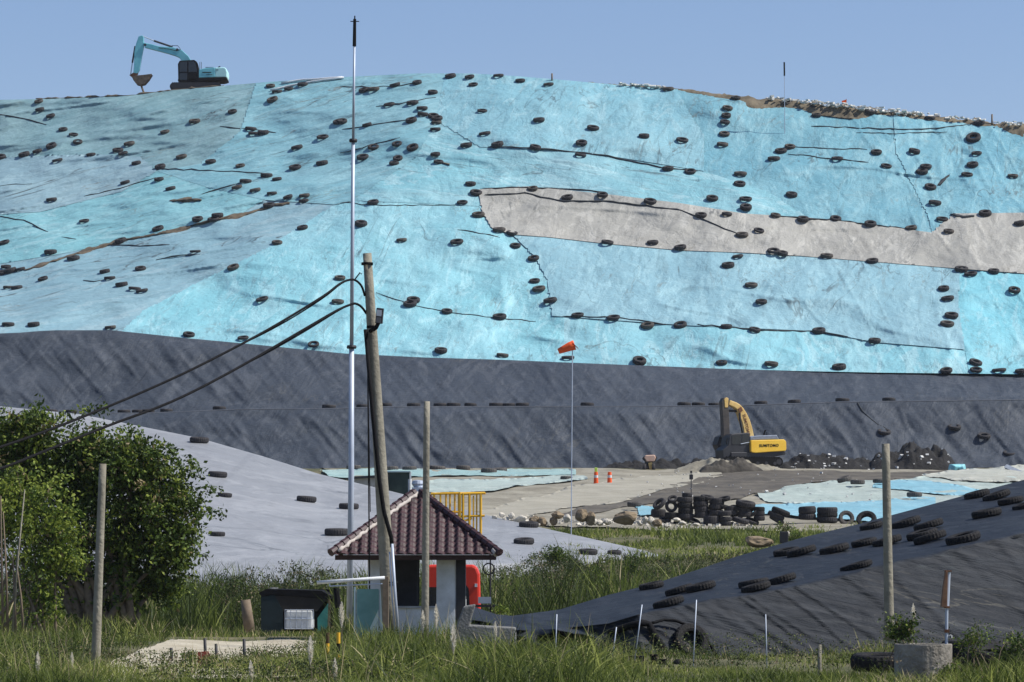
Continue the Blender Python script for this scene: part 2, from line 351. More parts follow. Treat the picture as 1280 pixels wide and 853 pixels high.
# body of the hill under the sheets and its back
pc2 = np.arange(-400, 1681, 20.0); rows = []
for t in np.linspace(0, 1, 24):
    py = Btop(pc2)+(Sky(pc2)-Btop(pc2))*t; y = Yhill(pc2, py, False)+4.0*(1-0.6*t); rows.append(to3d(pc2, py+1.5*t, y))
top = to3d(pc2, Sky(pc2), Yhill(pc2, Sky(pc2)))
for dY, dz in ((1.5, -.15), (25, -.6), (60, -6), (110, -42)):
    q = top.copy(); q[:, 0] *= (q[:, 1]+dY)/q[:, 1]; q[:, 1] += dY; q[:, 2] += dz; rows.append(q)
m_soil = mat('hill_soil', (.16, .12, .07), .95, scale=.8, col2=(.28, .22, .14), bump=.5, bscale=3)
hb = np_mesh('hill', np.array(rows).reshape(-1, 3), grid_faces(len(pc2), len(rows)), m_soil); tag(hb, kind='structure')
# black liner: two lifts with a narrow bench
m_liner = sheetmat('black_liner', (.041, .052, .070), (.053, .065, .084), (.10, .112, .13), rough=.62, seed=60, streak=(.5, .1, .13), rot=math.radians(-33), stain=.10,
                   bump=.45, spec=.2, patch=.45, crease=.3, seam=.12, bdist=.3, wr=(.75, .3, .16), blot=.35)
def liner_rough(px, py, s):
    a = math.radians(50); u = px*math.cos(a)+py*math.sin(a); v = -px*math.sin(a)+py*math.cos(a)
    return (np.clip(ridged(u/150, v/15, s), .66, 1)-.66)*.46+fbm(u/60, v/12, s+3, 5)*.26+fbm(px/110, py/40, s+8, 2)*.9
def liner(name, top, bot, Yb, Yt, seed, label):
    pcl = np.arange(-300, 1581, 2.5); n = 46; t = np.linspace(0, 1, n)[:, None]
    X = np.tile(pcl[None, :], (n, 1)); Yp = bot(pcl)[None, :]+(top(pcl)-bot(pcl))[None, :]*t
    Y = Yb+(Yt-Yb)*t-liner_rough(X, Yp, seed)*smooth01(np.minimum(t, 1-t)*8)
    V = to3d(X, Yp, Y); last = V[-1].copy(); last[:, 0] *= (last[:, 1]+3.2)/last[:, 1]; last[:, 1] += 3.2; last[:, 2] -= .05
    V = np.concatenate([V.reshape(-1, 3), last])
    o = np_mesh(name, V, grid_faces(len(pcl), n+1), m_liner); tag(o, label, 'liner'); return o
liner('black_liner', Mid, Toe, 261, 268, 71, 'lower lift of black liner rising from the dirt road to the narrow bench')
liner('black_liner', Btop, Mid, 271, 279, 83, 'upper lift of black liner between the bench of tyres and the blue sheets')
# bench seam
MBs = MB(); MBs.tube([P(px, float(Mid(px))+1.0, 267.9) for px in range(-60, 1400, 20)], .03, 5); o = MBs.build('liner_seam', mat('pale_seam', (.13, .14, .16), .8)); tag(o, 'pale seam running along the bench of the black liner', 'seam')

# grey cover in front (left), running to a tip on the right
Cr = interp([(-400, 488), (0, 508), (100, 518), (170, 532), (250, 548), (330, 571), (400, 593), (480, 612), (560, 632), (620, 647), (700, 665), (800, 687), (832, 693)])
Bs = interp([(-400, 748), (430, 728), (620, 706), (740, 699), (800, 694), (832, 695)])
CrY = interp([(-400, 205), (170, 192), (400, 182), (620, 166), (832, 149)]); BsY = interp([(-400, 126), (430, 128), (620, 136), (832, 148)])
def Ygrey(px, py, rough=True):
    t = np.clip((Bs(px)-py)/np.maximum(Bs(px)-Cr(px), 1e-3), 0, 1)
    Y = BsY(px)+(CrY(px)-BsY(px))*(t**1.15)
    if rough: Y = Y+fbm(px/90, py/40, 91, 3)*1.2*smooth01(np.minimum(t*6, 1))
    return Y
m_grey = sheetmat('grey_cover', (.225, .235, .25), (.28, .29, .305), (.38, .39, .40), rough=.55, seed=80, streak=(.1, .1, .5), rot=math.radians(-20), stain=.08, bump=.4, spec=.3, wr=(.15, .3, .6), blot=.5, patch=.4, crease=.5, seam=.15)
pcg = np.arange(-400, 833, 4.0); n = 60; t = np.linspace(0, 1, n)[:, None]
Xg = np.tile(pcg[None, :], (n, 1)); Ypg = Bs(pcg)[None, :]+(Cr(pcg)-Bs(pcg))[None, :]*t
Vg = to3d(Xg, Ypg, Ygrey(Xg, Ypg)); back = Vg[-1].copy(); back[:, 0] *= (back[:, 1]+14)/back[:, 1]; back[:, 1] += 14; back[:, 2] -= 2.5
front = Vg[0].copy(); front[:, 1] -= 1; front[:, 2] -= .8
V = np.concatenate([front[None], Vg, back[None]]).reshape(-1, 3)
o = np_mesh('grey_liner', V, grid_faces(len(pcg), n+2), m_grey); tag(o, 'smooth pale grey liner over the low mound behind the tree and guard hut', 'liner')
def grey_pt(px, py): return P(px, py, float(Ygrey(px, py)))
def fn_n(f, px, py, d=6):
    a = f(px-d, py); b = f(px+d, py); c = f(px, py-d*.7); e = f(px, py+d*.7); return (b-a).cross(c-e).normalized()

# near black mound on the right
Ct = interp([(560, 768), (585, 756), (620, 768), (640, 770), (700, 762), (760, 744), (820, 729), (870, 713), (920, 696), (1000, 673), (1070, 656), (1130, 640), (1200, 621), (1280, 600), (1500, 552), (1750, 530), (2200, 530)])
Sh = interp([(560, 790), (640, 788), (700, 786), (760, 780), (800, 768), (870, 752), (940, 742), (1030, 724), (1130, 700), (1200, 684), (1280, 667), (1500, 632), (1750, 618), (2200, 618)])
CtY = interp([(560, 69), (760, 75), (900, 79), (1280, 90), (1500, 94)]); ShY = interp([(560, 66), (700, 64.5), (800, 64), (900, 65), (1280, 69), (1500, 71)])
def BaY(px): return ShY(px)-.85*(H+(HZ-Sh(px))*ShY(px)/F+.3)
def Ynear(px, py, rough=True):
    px = np.asarray(px, float); py = np.asarray(py, float)
    c = Ct(px); s = Sh(px); b = 850.0
    tf = np.clip((b-py)/(b-s), 0, 1); tc_ = np.clip((s-py)/(s-c), 0, 1)
    Y = np.where(py > s, BaY(px)+(ShY(px)-BaY(px))*tf, ShY(px)+(CtY(px)-ShY(px))*tc_)
    if rough:
        crump = 1-smooth01((px-700)/70)
        a = math.radians(35); u = px*math.cos(a)+py*math.sin(a); v = -px*math.sin(a)+py*math.cos(a)
        Y = Y-(np.clip(ridged(u/240, v/20, 101), .55, 1)-.55)*.14*(py > s)-fbm(px/60, py/22, 103, 3)*np.where(py > s, .05, .6)*smooth01(tf*6)
        Y = Y-crump*(ridged(px/40, py/16, 105)-.5)*.75*smooth01(tf*5)
    return Y
m_near = sheetmat('near_black_liner', (.011, .015, .022), (.015, .020, .028), (.034, .040, .049), rough=.66, seed=120, streak=(.2, .2, 1.6), rot=math.radians(-12), stain=.08, bump=.95, spec=.22, bdist=.07, wr=(.5, 1.0, 5.0), blot=.5, patch=.5, crease=.6)
pcn = np.concatenate([np.arange(590, 1500, 2.5), np.arange(1500, 2200, 10)]); n1 = 60; n2 = 50
rowsY = [850+(Sh(pcn)-850)*k for k in np.linspace(0, 1, n1)]+[Sh(pcn)+(Ct(pcn)-Sh(pcn))*k for k in np.linspace(0, 1, n2)[1:]]
Ypn = np.array(rowsY); Xn = np.tile(pcn[None, :], (len(rowsY), 1)); Vn = to3d(Xn, Ypn, Ynear(Xn, Ypn))
bk = Vn[-1].copy(); bk[:, 0] *= (bk[:, 1]+10)/bk[:, 1]; bk[:, 1] += 10; bk[:, 2] -= 3.5
fr = Vn[0].copy(); fr[:, 1] -= .5; fr[:, 2] -= .6
V = np.concatenate([fr[None], Vn, bk[None]]).reshape(-1, 3)
o = np_mesh('black_liner', V, grid_faces(len(pcn), len(rowsY)+2), m_near); tag(o, 'black liner over the near mound with rows of tyres, beside the guard hut', 'liner')
def near_pt(px, py): return P(px, py, float(Ynear(px, py)))

# ---------------------------------------------------------------- surfaces laid on the middle ground
def gpt(px, py, off=0.0):
    Y = float(gYv(py)); p = P(px, py, Y); p.z = float(gz(Y))+float(fbm(p.x*.18, Y*.18, 3)*.22)+off; return p
def drape(name, poly, m, off, stepx=3.0, stepy=1.0, amp=2.0, seed=0, rough=0.0):
    poly = roughen(poly, amp, 12, seed, .35)
    x0 = min(p[0] for p in poly)-4; x1 = max(p[0] for p in poly)+4; y0 = min(p[1] for p in poly)-2; y1 = max(p[1] for p in poly)+2
    px = np.arange(x0, x1, stepx); py = np.arange(y0, y1, stepy); Xd, Yq = np.meshgrid(px, py); Xd = Xd.copy(); Yq = Yq.copy()
    Xd, Yq = snap(Xd, Yq, [poly], min(stepx, stepy*2)*.6)
    Yw = gYv(Yq); xw = (Xd-640)*Yw/F; z = gz(Yw)+fbm(xw*.18, Yw*.18, 3)*.22+off+fbm(xw*.8, Yw*.5, seed+3, 3)*rough
    V = np.stack([xw, Yw, z], -1).reshape(-1, 3); fq = grid_faces(len(px), len(py))
    k = inpoly(Xd.ravel()[fq].mean(1), Yq.ravel()[fq].mean(1), poly); fq = fq[k]
    u, inv = np.unique(fq, return_inverse=True)
    return np_mesh(name, V[u], inv.reshape(-1, 4), m)
m_dirt = mat('pale_dirt', (.15, .135, .10), .95, scale=.45, bump=.7, bscale=3, col2=(.31, .29, .23))
m_darkdirt = mat('dark_dirt', (.045, .04, .034), .95, scale=.5, bump=.8, bscale=2.5, col2=(.13, .115, .09))
m_gravel = mat('pale_gravel', (.30, .26, .18), .95, scale=1.2, bump=.6, bscale=9, col2=(.50, .46, .36))
o = drape('ground', [(400,586),(1400,584),(1400,664),(1100,668),(960,664),(830,664),(690,661),(600,652),(560,640),(480,612),(430,598)], m_dirt, .10, seed=1, rough=.05); tag(o, kind='structure')
o = drape('dirt_road', [(596,650),(604,640),(700,616),(780,602),(850,594),(900,590),(905,598),(850,612),(780,628),(700,640),(640,652)], mat('packed_dirt', (.25, .235, .185), .95, scale=.5, bump=.4, bscale=3, col2=(.34, .32, .26)), .16, seed=2); tag(o, kind='structure')
o = drape('soil', [(690,648),(740,634),(800,618),(860,604),(905,592),(1000,590),(1100,593),(1190,590),(1200,600),(1100,603),(1010,607),(985,612),(950,620),(920,627),(860,632),(800,634),(740,645)], m_darkdirt, .15, seed=3, rough=.08); tag(o, kind='structure')
def flat(label, poly, c, off, seed, amp=2.0):
    m = sheetmat('flat_sheet', *c, rough=.5, seed=seed*5.1, streak=(.1, .5, .5), stain=.75, bump=.7, wr=(.2, .9, .9), patch=.45)
    o = drape('tarpaulin_sheet', poly, m, off, seed=seed, amp=amp, rough=.12); tag(o, label, 'tarpaulin', 'sheets lying on the flat ground'); return o
PG = ((.40,.48,.44),(.36,.42,.37),(.55,.60,.55)); PB = ((.20,.42,.50),(.26,.47,.55),(.34,.54,.60)); PD = ((.26,.42,.42),(.33,.45,.42),(.45,.55,.50))
flat('pale green sheet streaked with mud behind the tyre stacks', [(945,622),(985,611),(1040,606),(1110,604),(1200,595),(1290,588),(1400,590),(1400,640),(1110,640),(1050,634),(960,632)], PG, .19, 11)
flat('bright blue strip of sheet showing behind the tyre stacks', [(940,636),(1000,635),(1060,632),(1120,628),(1170,626),(1170,650),(1090,656),(1000,652),(940,648)], PB, .26, 12, 1.2)
flat('sky blue strip between two pale muddy folds near the black mound', [(1100,606),(1160,606),(1225,616),(1220,625),(1150,620),(1090,614)], PB, .27, 13, 1.2)
flat('pale grey green sheet below the liner toe behind the hut roof', [(470,607),(560,603),(640,601),(720,596),(735,603),(660,612),(600,617),(540,620),(500,616)], PG, .19, 14)
flat('thin blue green strip of sheet along the liner toe near the mast', [(400,590),(470,589),(560,591),(640,589),(720,590),(720,596),(640,597),(560,597),(470,600),(410,598)], PD, .17, 15, 1.0)
flat('small patch of blue sheet beside the first tyre stack', [(796,636),(824,637),(824,648),(800,648)], PB, .2, 16, 1.0)
flat('muddy whitish sheet near the far rim beneath the upper black liner', [(1150,598),(1200,592),(1300,586),(1400,586),(1400,600),(1250,606),(1180,604)], ((.46,.47,.40),(.4,.4,.33),(.58,.58,.52)), .28, 17)
o = drape('gravel_path', [(130,836),(175,816),(215,803),(280,797),(350,798),(400,800),(398,812),(392,826),(380,850),(120,856)], m_gravel, .06, seed=5, stepy=1.0); tag(o, kind='structure')
# ================================================================ TYRES
def tyre_mesh(name, n=28, lug=0.012, m=None, rin=.27, w=.145):
    b = MB(); prof = [(rin, -w*.72), (rin+.06, -w*.96), (.46, -w), (.505, -w*.82), (.53, -w*.45), (.53, w*.45), (.505, w*.82), (.46, w), (rin+.06, w*.96), (rin, w*.72), (rin+.03, 0)]
    b.lathe(prof, n, closed=True, rad=lambda k, r, z: r-(lug if (k % 2 and r > .5) else 0))
    o = b.build(name, m or M['rubber'], smooth=lug < .005); me = o.data; bpy.data.objects.remove(o); return me
T_far = tyre_mesh('tyre_far', 26, .006); T_near = tyre_mesh('tyre_near', 56, .016); T_dust = tyre_mesh('tyre_dusty', 40, .016, M['rubber_dusty'], .27, .16)
M['rubber_near'] = mat('near_rubber', (.010, .010, .011), .8, scale=4, bump=.3, bscale=14, spec=.2, col2=(.022, .021, .021))
T_wide = tyre_mesh('tyre_wide', 56, .014, M['rubber_near'], .28, .15); T_thin = tyre_mesh('tyre_thin', 26, .004, M['rubber'], .30, .11); T_fat = tyre_mesh('tyre_fat', 30, .012, M['rubber'], .24, .175); T_brown = tyre_mesh('tyre_brown', 26, .006, mat('brown_dusty_rubber', (.03, .026, .023), .85, scale=3, col2=(.08, .07, .06)), .27, .14)
n_tyres = 0
def tyre(loc, nrm, scale, label, group, mesh=None, lift=.5, spin=None):
    global n_tyres
    o = bpy.data.objects.new('tyre', mesh or T_far); COL.objects.link(o)
    nrm = Vector(nrm).normalized(); q = nrm.to_track_quat('Z', 'Y')
    o.rotation_mode = 'QUATERNION'; o.rotation_quaternion = q @ Matrix.Rotation(random.uniform(0, 6.28) if spin is None else spin, 3, 'Z').to_quaternion()
    o.scale = (scale,)*3; o.location = Vector(loc)+nrm*.145*scale*lift*2*.9
    tag(o, label, 'tyre', group); n_tyres += 1; return o
GH = 'tyres weighing down the covers on the hill'
def jig(n, a=.05): return (Vector(n)+Vector((random.uniform(-a, a), random.uniform(-a, a), random.uniform(-a, a)))).normalized()
def row(off, zs, what, frm, pts, surf='hill'):
    for i, p in enumerate(pts):
        px = off[0]+p[0]/zs; py = off[1]+p[1]/zs; k = (p[2] if len(p) > 2 else 1.0)
        lab = ('%s tyre from %s in the %s' % (ORD[i], frm, what)) if len(pts) > 1 else 'tyre '+what
        if surf == 'hill':
            py = min(py, float(Btop(px))-3.0); py = max(py, float(Sky(px))+1)
            tyre(hill_pt(px, py+1), jig((Vector(hill_n(px, py))+Vector((0, 0, .62))).normalized(), .13), 1.09*k*random.uniform(.86, 1.12), lab, GH, random.choice((T_far, T_far, T_thin, T_fat, T_brown)))
Z = 2.942
r1 = (0, 0); r2 = (425, 0); r3 = (850, 0); r4 = (0, 280); r5 = (425, 280); r6 = (850, 280)
row(r1, Z, 'diagonal line dropping from the skyline corner', 'the top', [(143,374),(147,404),(187,427),(232,477),(270,496),(286,523)])
row(r1, Z, 'short level line below the skyline diagonal', 'the excavator side', [(190,538),(138,557),(90,570),(2,578)])
row(r1, Z, 'lying alone just below the short level line on the dull teal sheet', '', [(212,591)])
row(r1, Z, 'lying alone on the seam of teal and grey blue sheets below the bucket', '', [(335,570)])
row(r1, Z, 'tight knot of three under the excavator bucket', 'the top', [(476,530),(434,554),(453,565)])
row(r1, Z, 'chain stepping downhill to the brown debris streak', 'the top', [(502,601),(590,615),(585,661),(628,695)])
row(r1, Z, 'wide rising line below the excavator tracks', 'the bucket side', [(607,486),(716,448),(855,411)])
row(r1, Z, 'bunch against the skyline beside the white pipe', 'the excavator side', [(995,317),(1003,368),(1019,339),(1062,328),(1113,312)])
row(r1, Z, 'loose line of three across the gully floor', 'the mast end', [(884,611),(775,596),(668,578)])
row(r1, Z, 'trio heaped on a dark fold in the gully', 'the top', [(922,476),(968,490),(935,493)])
row(r1, Z, 'line sloping from mast to gully', 'the mast end', [(1243,449),(1187,506),(1093,544)])
row(r1, Z, 'close pair behind the mast', 'the mast end', [(1185,602),(1086,618)])
row(r1, Z, 'cluster of ten above the muddy patch', 'the uphill end', [(980,648),(1019,660),(903,669),(872,690),(939,701),(1000,713),(1060,726),(1120,721),(1117,740),(990,757)])
row(r1, Z, 'brown seam below the muddy patch', 'the mast end', [(800,795),(785,808),(727,808),(582,843)])
row(r1, Z, 'diagonal of three across the turquoise sheet', 'the top', [(461,672),(190,736),(310,814)])
row(r4, Z, 'lower half of the brown seam', 'the mast end', [(445,64),(270,128)])
row(r4, Z, 'lying on the frayed sheet end at the far rim above the brown seam', '', [(15,70)])
row(r4, Z, 'lying alone just above the brown debris seam', '', [(186,106)])
row(r4, Z, 'heap where the brown seam reaches the far rim', 'the top', [(22,159),(75,168),(40,174),(4,182)])
row(r4, Z, 'slanting trio below the brown seam heap', 'the top', [(159,203),(62,236),(30,235)])
row(r4, Z, 'chain of five slanting down the shaded spur', 'the top', [(386,176),(404,201),(448,225),(495,240),(523,248)])
row(r4, Z, 'lying alone above the chain of five on the shaded spur', '', [(517,166)])
row(r4, Z, 'lying alone high on the shaded spur below the seam', '', [(718,103)])
row(r4, Z, 'zigzag down the sunny nose of the spur', 'the top', [(1113,15),(1019,70),(859,161),(965,279)])
row(r4, Z, 'trio behind the cable ends at the mast', 'the top', [(1250,200),(1242,288),(1490+30,282)])
row(r4, Z, 'pair on the low rim beyond the tree', 'the mast end', [(124,372),(30,372)])
row((0,0), 1, 'row edging the top of the black liner', 'the tree side', [(138,411),(236,419),(304,423),(392,431),(551,439),(628,445),(710,448),(799,452),(902,454),(964,456),(1049,460),(1183,464),(1220,463),(1249,464),(1276,465)])
row((0,0), 1, 'perched on another tyre in the edge row beyond the yellow excavator', '', [(1219,454)])
row(r2, Z, 'skyline row on the summit beyond the mast', 'the mast end', [(88,333),(124,330),(203,314),(284,305),(407,282),(477,284),(583,270)])
row(r2, Z, 'row just under the bare summit edge', 'the mast end', [(490,312),(663,298),(767,312),(1207,323)])
row(r2, Z, 'string curving down the spur crest below the summit', 'the top', [(341,341),(267,380),(302,400),(304,422),(263,444)])
row(r2, Z, 'tight pile ending the spur crest string', 'the top', [(343,428),(357,437),(355,452),(351,477)])
row(r2, Z, 'scattered three behind the mast top', 'the top', [(182,386),(100,460),(8,448)])
row(r2, Z, 'fan of four below the tight crest pile', 'the crest', [(268,544),(210,531),(123,543),(84,580)])
row(r2, Z, 'pair touching at the tip of the shaded crest', 'the top', [(213,584),(199,602)])
row(r2, Z, 'pair on the corner where the ridge turns sunny', 'the top', [(351,569),(362,597)])
row(r2, Z, 'wide upper arc across the pale summit sheet', 'the mast end', [(523,409),(732,443),(930,473),(1118,502),(1258,517)])
row(r2, Z, 'pair above the start of the long rope', 'the top', [(533,493),(465,536)])
row(r2, Z, 'long rope across the middle of the slope', 'the mast end', [(580,534),(718,543),(884,572),(1206,622),(1288,632)])
row(r2, Z, 'lying alone above the long rope on the pale sheet', '', [(888,527)])
row(r2, Z, 'column down the near edge of the grey sheet', 'the top', [(480,678),(500,711),(450,746),(509,792)])
row(r2, Z, 'pair beside the mast level with the grey sheet', 'the top', [(122,746),(77,825)])
row(r2, Z, 'row topping the long grey sheet', 'the mast end', [(709,695),(836,728),(965,718),(1140,743)])
row(r3, Z, 'half buried row in the brown ridge soil', 'the summit end', [(205,354),(388,376),(496,384),(700,408),(920,431),(1100,450)])
row(r3, Z, 'lying alone below the ridge near the orange flag', '', [(502,425)])
row(r3, Z, 'upright column under the brown ridge', 'the top', [(174,399),(170,426),(165,450),(163,494),(156,533)])
row(r3, Z, 'three below the thin lightning rod', 'the top', [(404,541),(371,557),(345,586)])
row(r3, Z, 'level line of three beside the lightning rod', 'the rod end', [(578,585),(722,561),(861,558)])
row(r3, Z, 'lying alone between the level line and the torn netting', '', [(758,612)])
row(r3, Z, 'chain falling past the torn netting', 'the top', [(904,615),(890,634),(920,689),(937,748),(964,808),(988,852)])
row(r3, Z, 'column of three under the large double tyre', 'the top', [(1091,565),(1076,608),(1055,644)])
tyre(hill_pt(1217,174), hill_n(1217,173), 1.45, 'largest black tyre on the deep blue sheet, topping a column near the far edge', GH)
row(r3, Z, 'lying alone at the far edge beyond the torn netting', '', [(1224,649)])
row(r3, Z, 'column standing above the grey sheet', 'the top', [(222,642),(219,678),(241,734),(242,764)])
row(r3, Z, 'pair flanking the column above the grey sheet', 'the summit side', [(118,731),(410,718)])
row(r3, Z, 'grey sheet top seam beyond the crack', 'the mast end', [(77,793),(172,789),(351,793),(452,808),(572,806),(700,825),(850,841)])
row(r3, Z, 'pair on the grey sheet far end', 'the mast end', [(1122,787),(1250,823)])
row(r6, Z, 'pair inside the grey sheet near its crack', 'the top', [(290,25),(228,42)])
row(r5, Z, 'level pair midway up beside the mast', 'the mast end', [(227,61),(430,68)])
row(r5, Z, 'column dropping from the grey sheet corner', 'the top', [(585,24),(632,36),(645,81),(712,128),(716,211),(732,241),(774,284)])
row(r5, Z, 'sagging trio beside the leaning pole', 'the pole end', [(258,296),(393,323),(587,344)])
row(r5, Z, 'sagging rope row across the lower blue slope', 'the mast end', [(874,337),(1006,347),(1131,376),(1252,374),(1421,380),(1525,391),(1761,396),(1966,432)])
row(r5, Z, 'bottom edge of the grey sheet', 'the mast end', [(983,69),(1150,70),(1252,88),(1594,101),(1627,110),(1790,120),(1958,138),(2285,169),(2320,186),(2404,176)])
row(r6, Z, 'column below the bottom edge of the grey sheet', 'the top', [(213,121),(177,154),(262,227),(299,288)])
row(r6, Z, 'column at the far end of the lower slope', 'the top', [(970,239),(985,276),(998,339),(982,370)])
row(r6, Z, 'lying alone on the vivid turquoise sheet', '', [(1229,245)])
# bench rows
BN = [(63,514),(89,515),(155,513),(173,511),(185,515),(208,516),(274,511),(411,511),(453,509),(482,507),(517,506),(550,507),(567,507),(588,507),(620,506),(636,506),(653,506),(734,505),(855,505),(873,505),(893,505),(951,505),(993,503),(1053,501),(1111,499)]
for i, (px, py) in enumerate(BN):
    lab = '%s tyre from the %s end of the row on the liner bench' % ((ORD[i], 'tree') if i < 13 else (ORD[len(BN)-1-i], 'far'))
    p = P(px, float(Mid(px)), 268.9); p.z = P(px, float(Mid(px)), 268).z
    tyre(p, jig((0, 0, 1)), 1.05*random.uniform(.92, 1.08), lab, 'tyres along the black liner bench')
for (px, py, l) in ((1105,542,'beside the end of the crack'),(1193,536,'standing highest at the far side'),(1230,547,'nearest the far rim'),(1262,569,'lowest, near the white debris')):
    Y = 262+6*(597-py)/90.0
    tyre(P(px, py, Y-.4), jig((0, -.35, .95)), 1.05, 'black tyre on the lower black liner slope, '+l, 'tyres on the lower black liner')
# toe of the liner
for i, (px, py, k) in enumerate([(442,586,1.),(489,588,1.),(512,588,1.),(546,586,1.2),(579,585,1.),(611,590,1.1),(625,588,1.),(708,599,.8)]):
    tyre(gpt(px, py+3, .1), jig((0, 0, 1), .1), 1.05*k, 'dusty tyre at the liner toe, %s from the mast along the road head' % ORD[i], 'tyres at the liner toe', T_dust)
# grey mound tyres (larger in view)
for (px, py, w, l) in ((249,551,24,'highest, beside the tree crown'),(272,594,24,'second down beside the tree crown'),(281,619,18,'third down beside the tree crown'),(272,668,19,'lowest beside the tree crown'),(383,625,25,'alone in the middle of the slope'),(436,634,25,'half hidden behind the steel mast'),(421,667,31,'large one just above the hut roof edge')):
    p = grey_pt(px, py+2); n = fn_n(grey_pt, px, py); tyre(p, (n+Vector((0, 0, .9))).normalized(), w*p.y/F/1.06, 'black tyre on the pale grey liner, '+l, 'tyres on the grey liner', T_near)
for (px, py, w, l) in ((661,658,25,'against the pale rocks'),(655,679,26,'between the yellow cage and the weeds'),(735,692,24,'half sunk in the weeds under the boulders'),(768,692,18,'last before the pointed tip')):
    p = grey_pt(px, py+1); tyre(p, jig((0, -.1, 1)), w*p.y/F/1.06, 'black tyre on the grey liner tip, '+l, 'tyres on the grey liner', T_near)
# near mound tyres
NT = [(1222,621,31),(1247,623,34),(1264,629,31),(1279,635,25),(1234,645,36),(1090,660,28),(1134,657,36),(1162,660,36),(1081,681,31),(1110,680,36),(1154,672,38),(1164,676,40),(1205,677,42),(984,693,32),(1003,693,36),(1044,690,36),(1062,711,22),(1076,709,30),(943,733,37),(978,728,36),(946,738,36),(877,737,36),(850,741,34),(815,735,30),(837,757,38)]
NL = ['top of the crest against the muddy sheet','second along the crest top','third along the crest top','at the crest where it leaves the frame','below the crest top group, single',
 'on the crest just before the tall far pole','just past the far pole on the crest','beside its crest neighbour past the pole','lying close before the far pole mid slope','touching the far pole mid slope','upper of an overlapping pair past the pole','lower of an overlapping pair past the pole','long dark one on the shoulder past the pole',
 'first of a crest pair above the shoulder','second of a crest pair above the shoulder','single one midway between crest pair and pole','front one of a dark pair beside the pole','back one of a dark pair beside the pole',
 'rear of three leaning together','far end of three leaning together','front of three leaning together','on the fold above the coiled pipe','behind the fold above the coiled pipe','lowest on the crest by the weeds','single one on the shoulder above the coiled pipe']
for (px, py, w), l in zip(NT, NL):
    p = near_pt(px, py+1); n = fn_n(near_pt, px, py); n = (n+Vector((-.16, .0, .28))).normalized()
    tyre(p, jig(n, .06), w*p.y/F/1.0, 'black tyre on the near mound, '+l, 'tyres on the near black mound', T_wide).scale.z *= .82
p = near_pt(862, 804); n = fn_n(near_pt, 862, 800, 10)
t_big = tyre(p, (n+Vector((0, -.3, 0))).normalized(), 47*p.y/F/1.06, 'big black tyre leaning on the near mound face with a pipe looped behind it', 'tyres on the near black mound', T_wide)
# stacked tyres beside the road: (px, py of centre, width px, height k, tilt or None)
ST = [
 ('first stack', [(823,642,19,1.5,None)]), ('ring', [(824,630,18,1.0,(-.55,-.45,.7))]),
 ('second stack', [(840,645,18,1.2,None)]), ('ring', [(839,633,16,1.0,(.25,-.95,.2)), (841,624,13,1.0,(-.1,-.6,.75))]),
 ('third stack', [(857,646,19,1.1,None),(857,639,19,1.,None),(856,632,19,1.,None),(856,625,19,1.,None),(859,619,13,.8,None)]),
 ('fourth stack', [(877,644,18,1.1,None),(877,637,18,1.1,None),(876,630,19,1.,None),(876,624,19,1.,None)]),
 ('front block', [(889,651,20,1.6,None)]),
 ('fifth stack', [(895,641,19,1.,None),(895,634,19,1.,None),(896,627,19,1.2,None)]),
 ('low stack', [(908,655,17,.8,None),(907,649,17,.8,None),(906,642,17,.9,None)]),
 ('sixth stack', [(914,641,17,1.,None),(913,636,16,1.,None)]),
 ('leaner', [(926,651,21,1.1,(.25,-.1,.95))]),
 ('seventh stack', [(931,643,18,1.,None),(931,637,17,1.,None),(932,630,25,1.,(.15,-.15,.97))]),
 ('eighth stack', [(949,648,14,.9,None),(949,642,14,.9,None),(949,637,14,.9,None)]),
 ('leaning fan', [(971,650,20,.9,(.5,-.1,.86)),(970,645,22,.9,(.42,-.1,.9)),(976,640,24,1.,(.35,-.1,.93))]),
 ('jumble', [(866,652,19,1.1,(.3,-.3,.9)),(868,640,15,1.,(.2,-.9,.3)),(850,653,17,.9,(-.2,-.2,.95)),(886,643,17,1.,(-.5,-.3,.8)),(902,633,17,1.,(.2,-.1,.97)),(921,646,17,1.,(-.3,-.4,.85)),(921,635,17,1.1,(.1,-.2,.95)),(940,652,18,1.,(.3,-.3,.9)),(941,640,15,1.,(-.6,-.4,.6)),(884,622,17,1.,(.15,-.2,.95)),(905,624,16,1.,(-.2,-.2,.95)),(831,650,16,1.,(-.1,-.3,.95)),(897,648,16,1.,(.2,-.5,.8))]),
 ('near pair stack', [(1009,646,22,1.1,None),(1009,638,22,1.3,None)]),
 ('end stack', [(1034,650,26,1.,None),(1034,644,26,1.,None),(1034,638,26,1.1,None)]),
 ('pale ring', [(1058,648,20,.8,(.1,-.95,.3))]), ('last ring', [(1083,650,26,1.1,(-.2,-.75,.62))]),
]
names = {'ring': 'ring propped on the first two stacks', 'leaner': 'leaning', 'pale ring': '', 'last ring': ''}
rc = 0
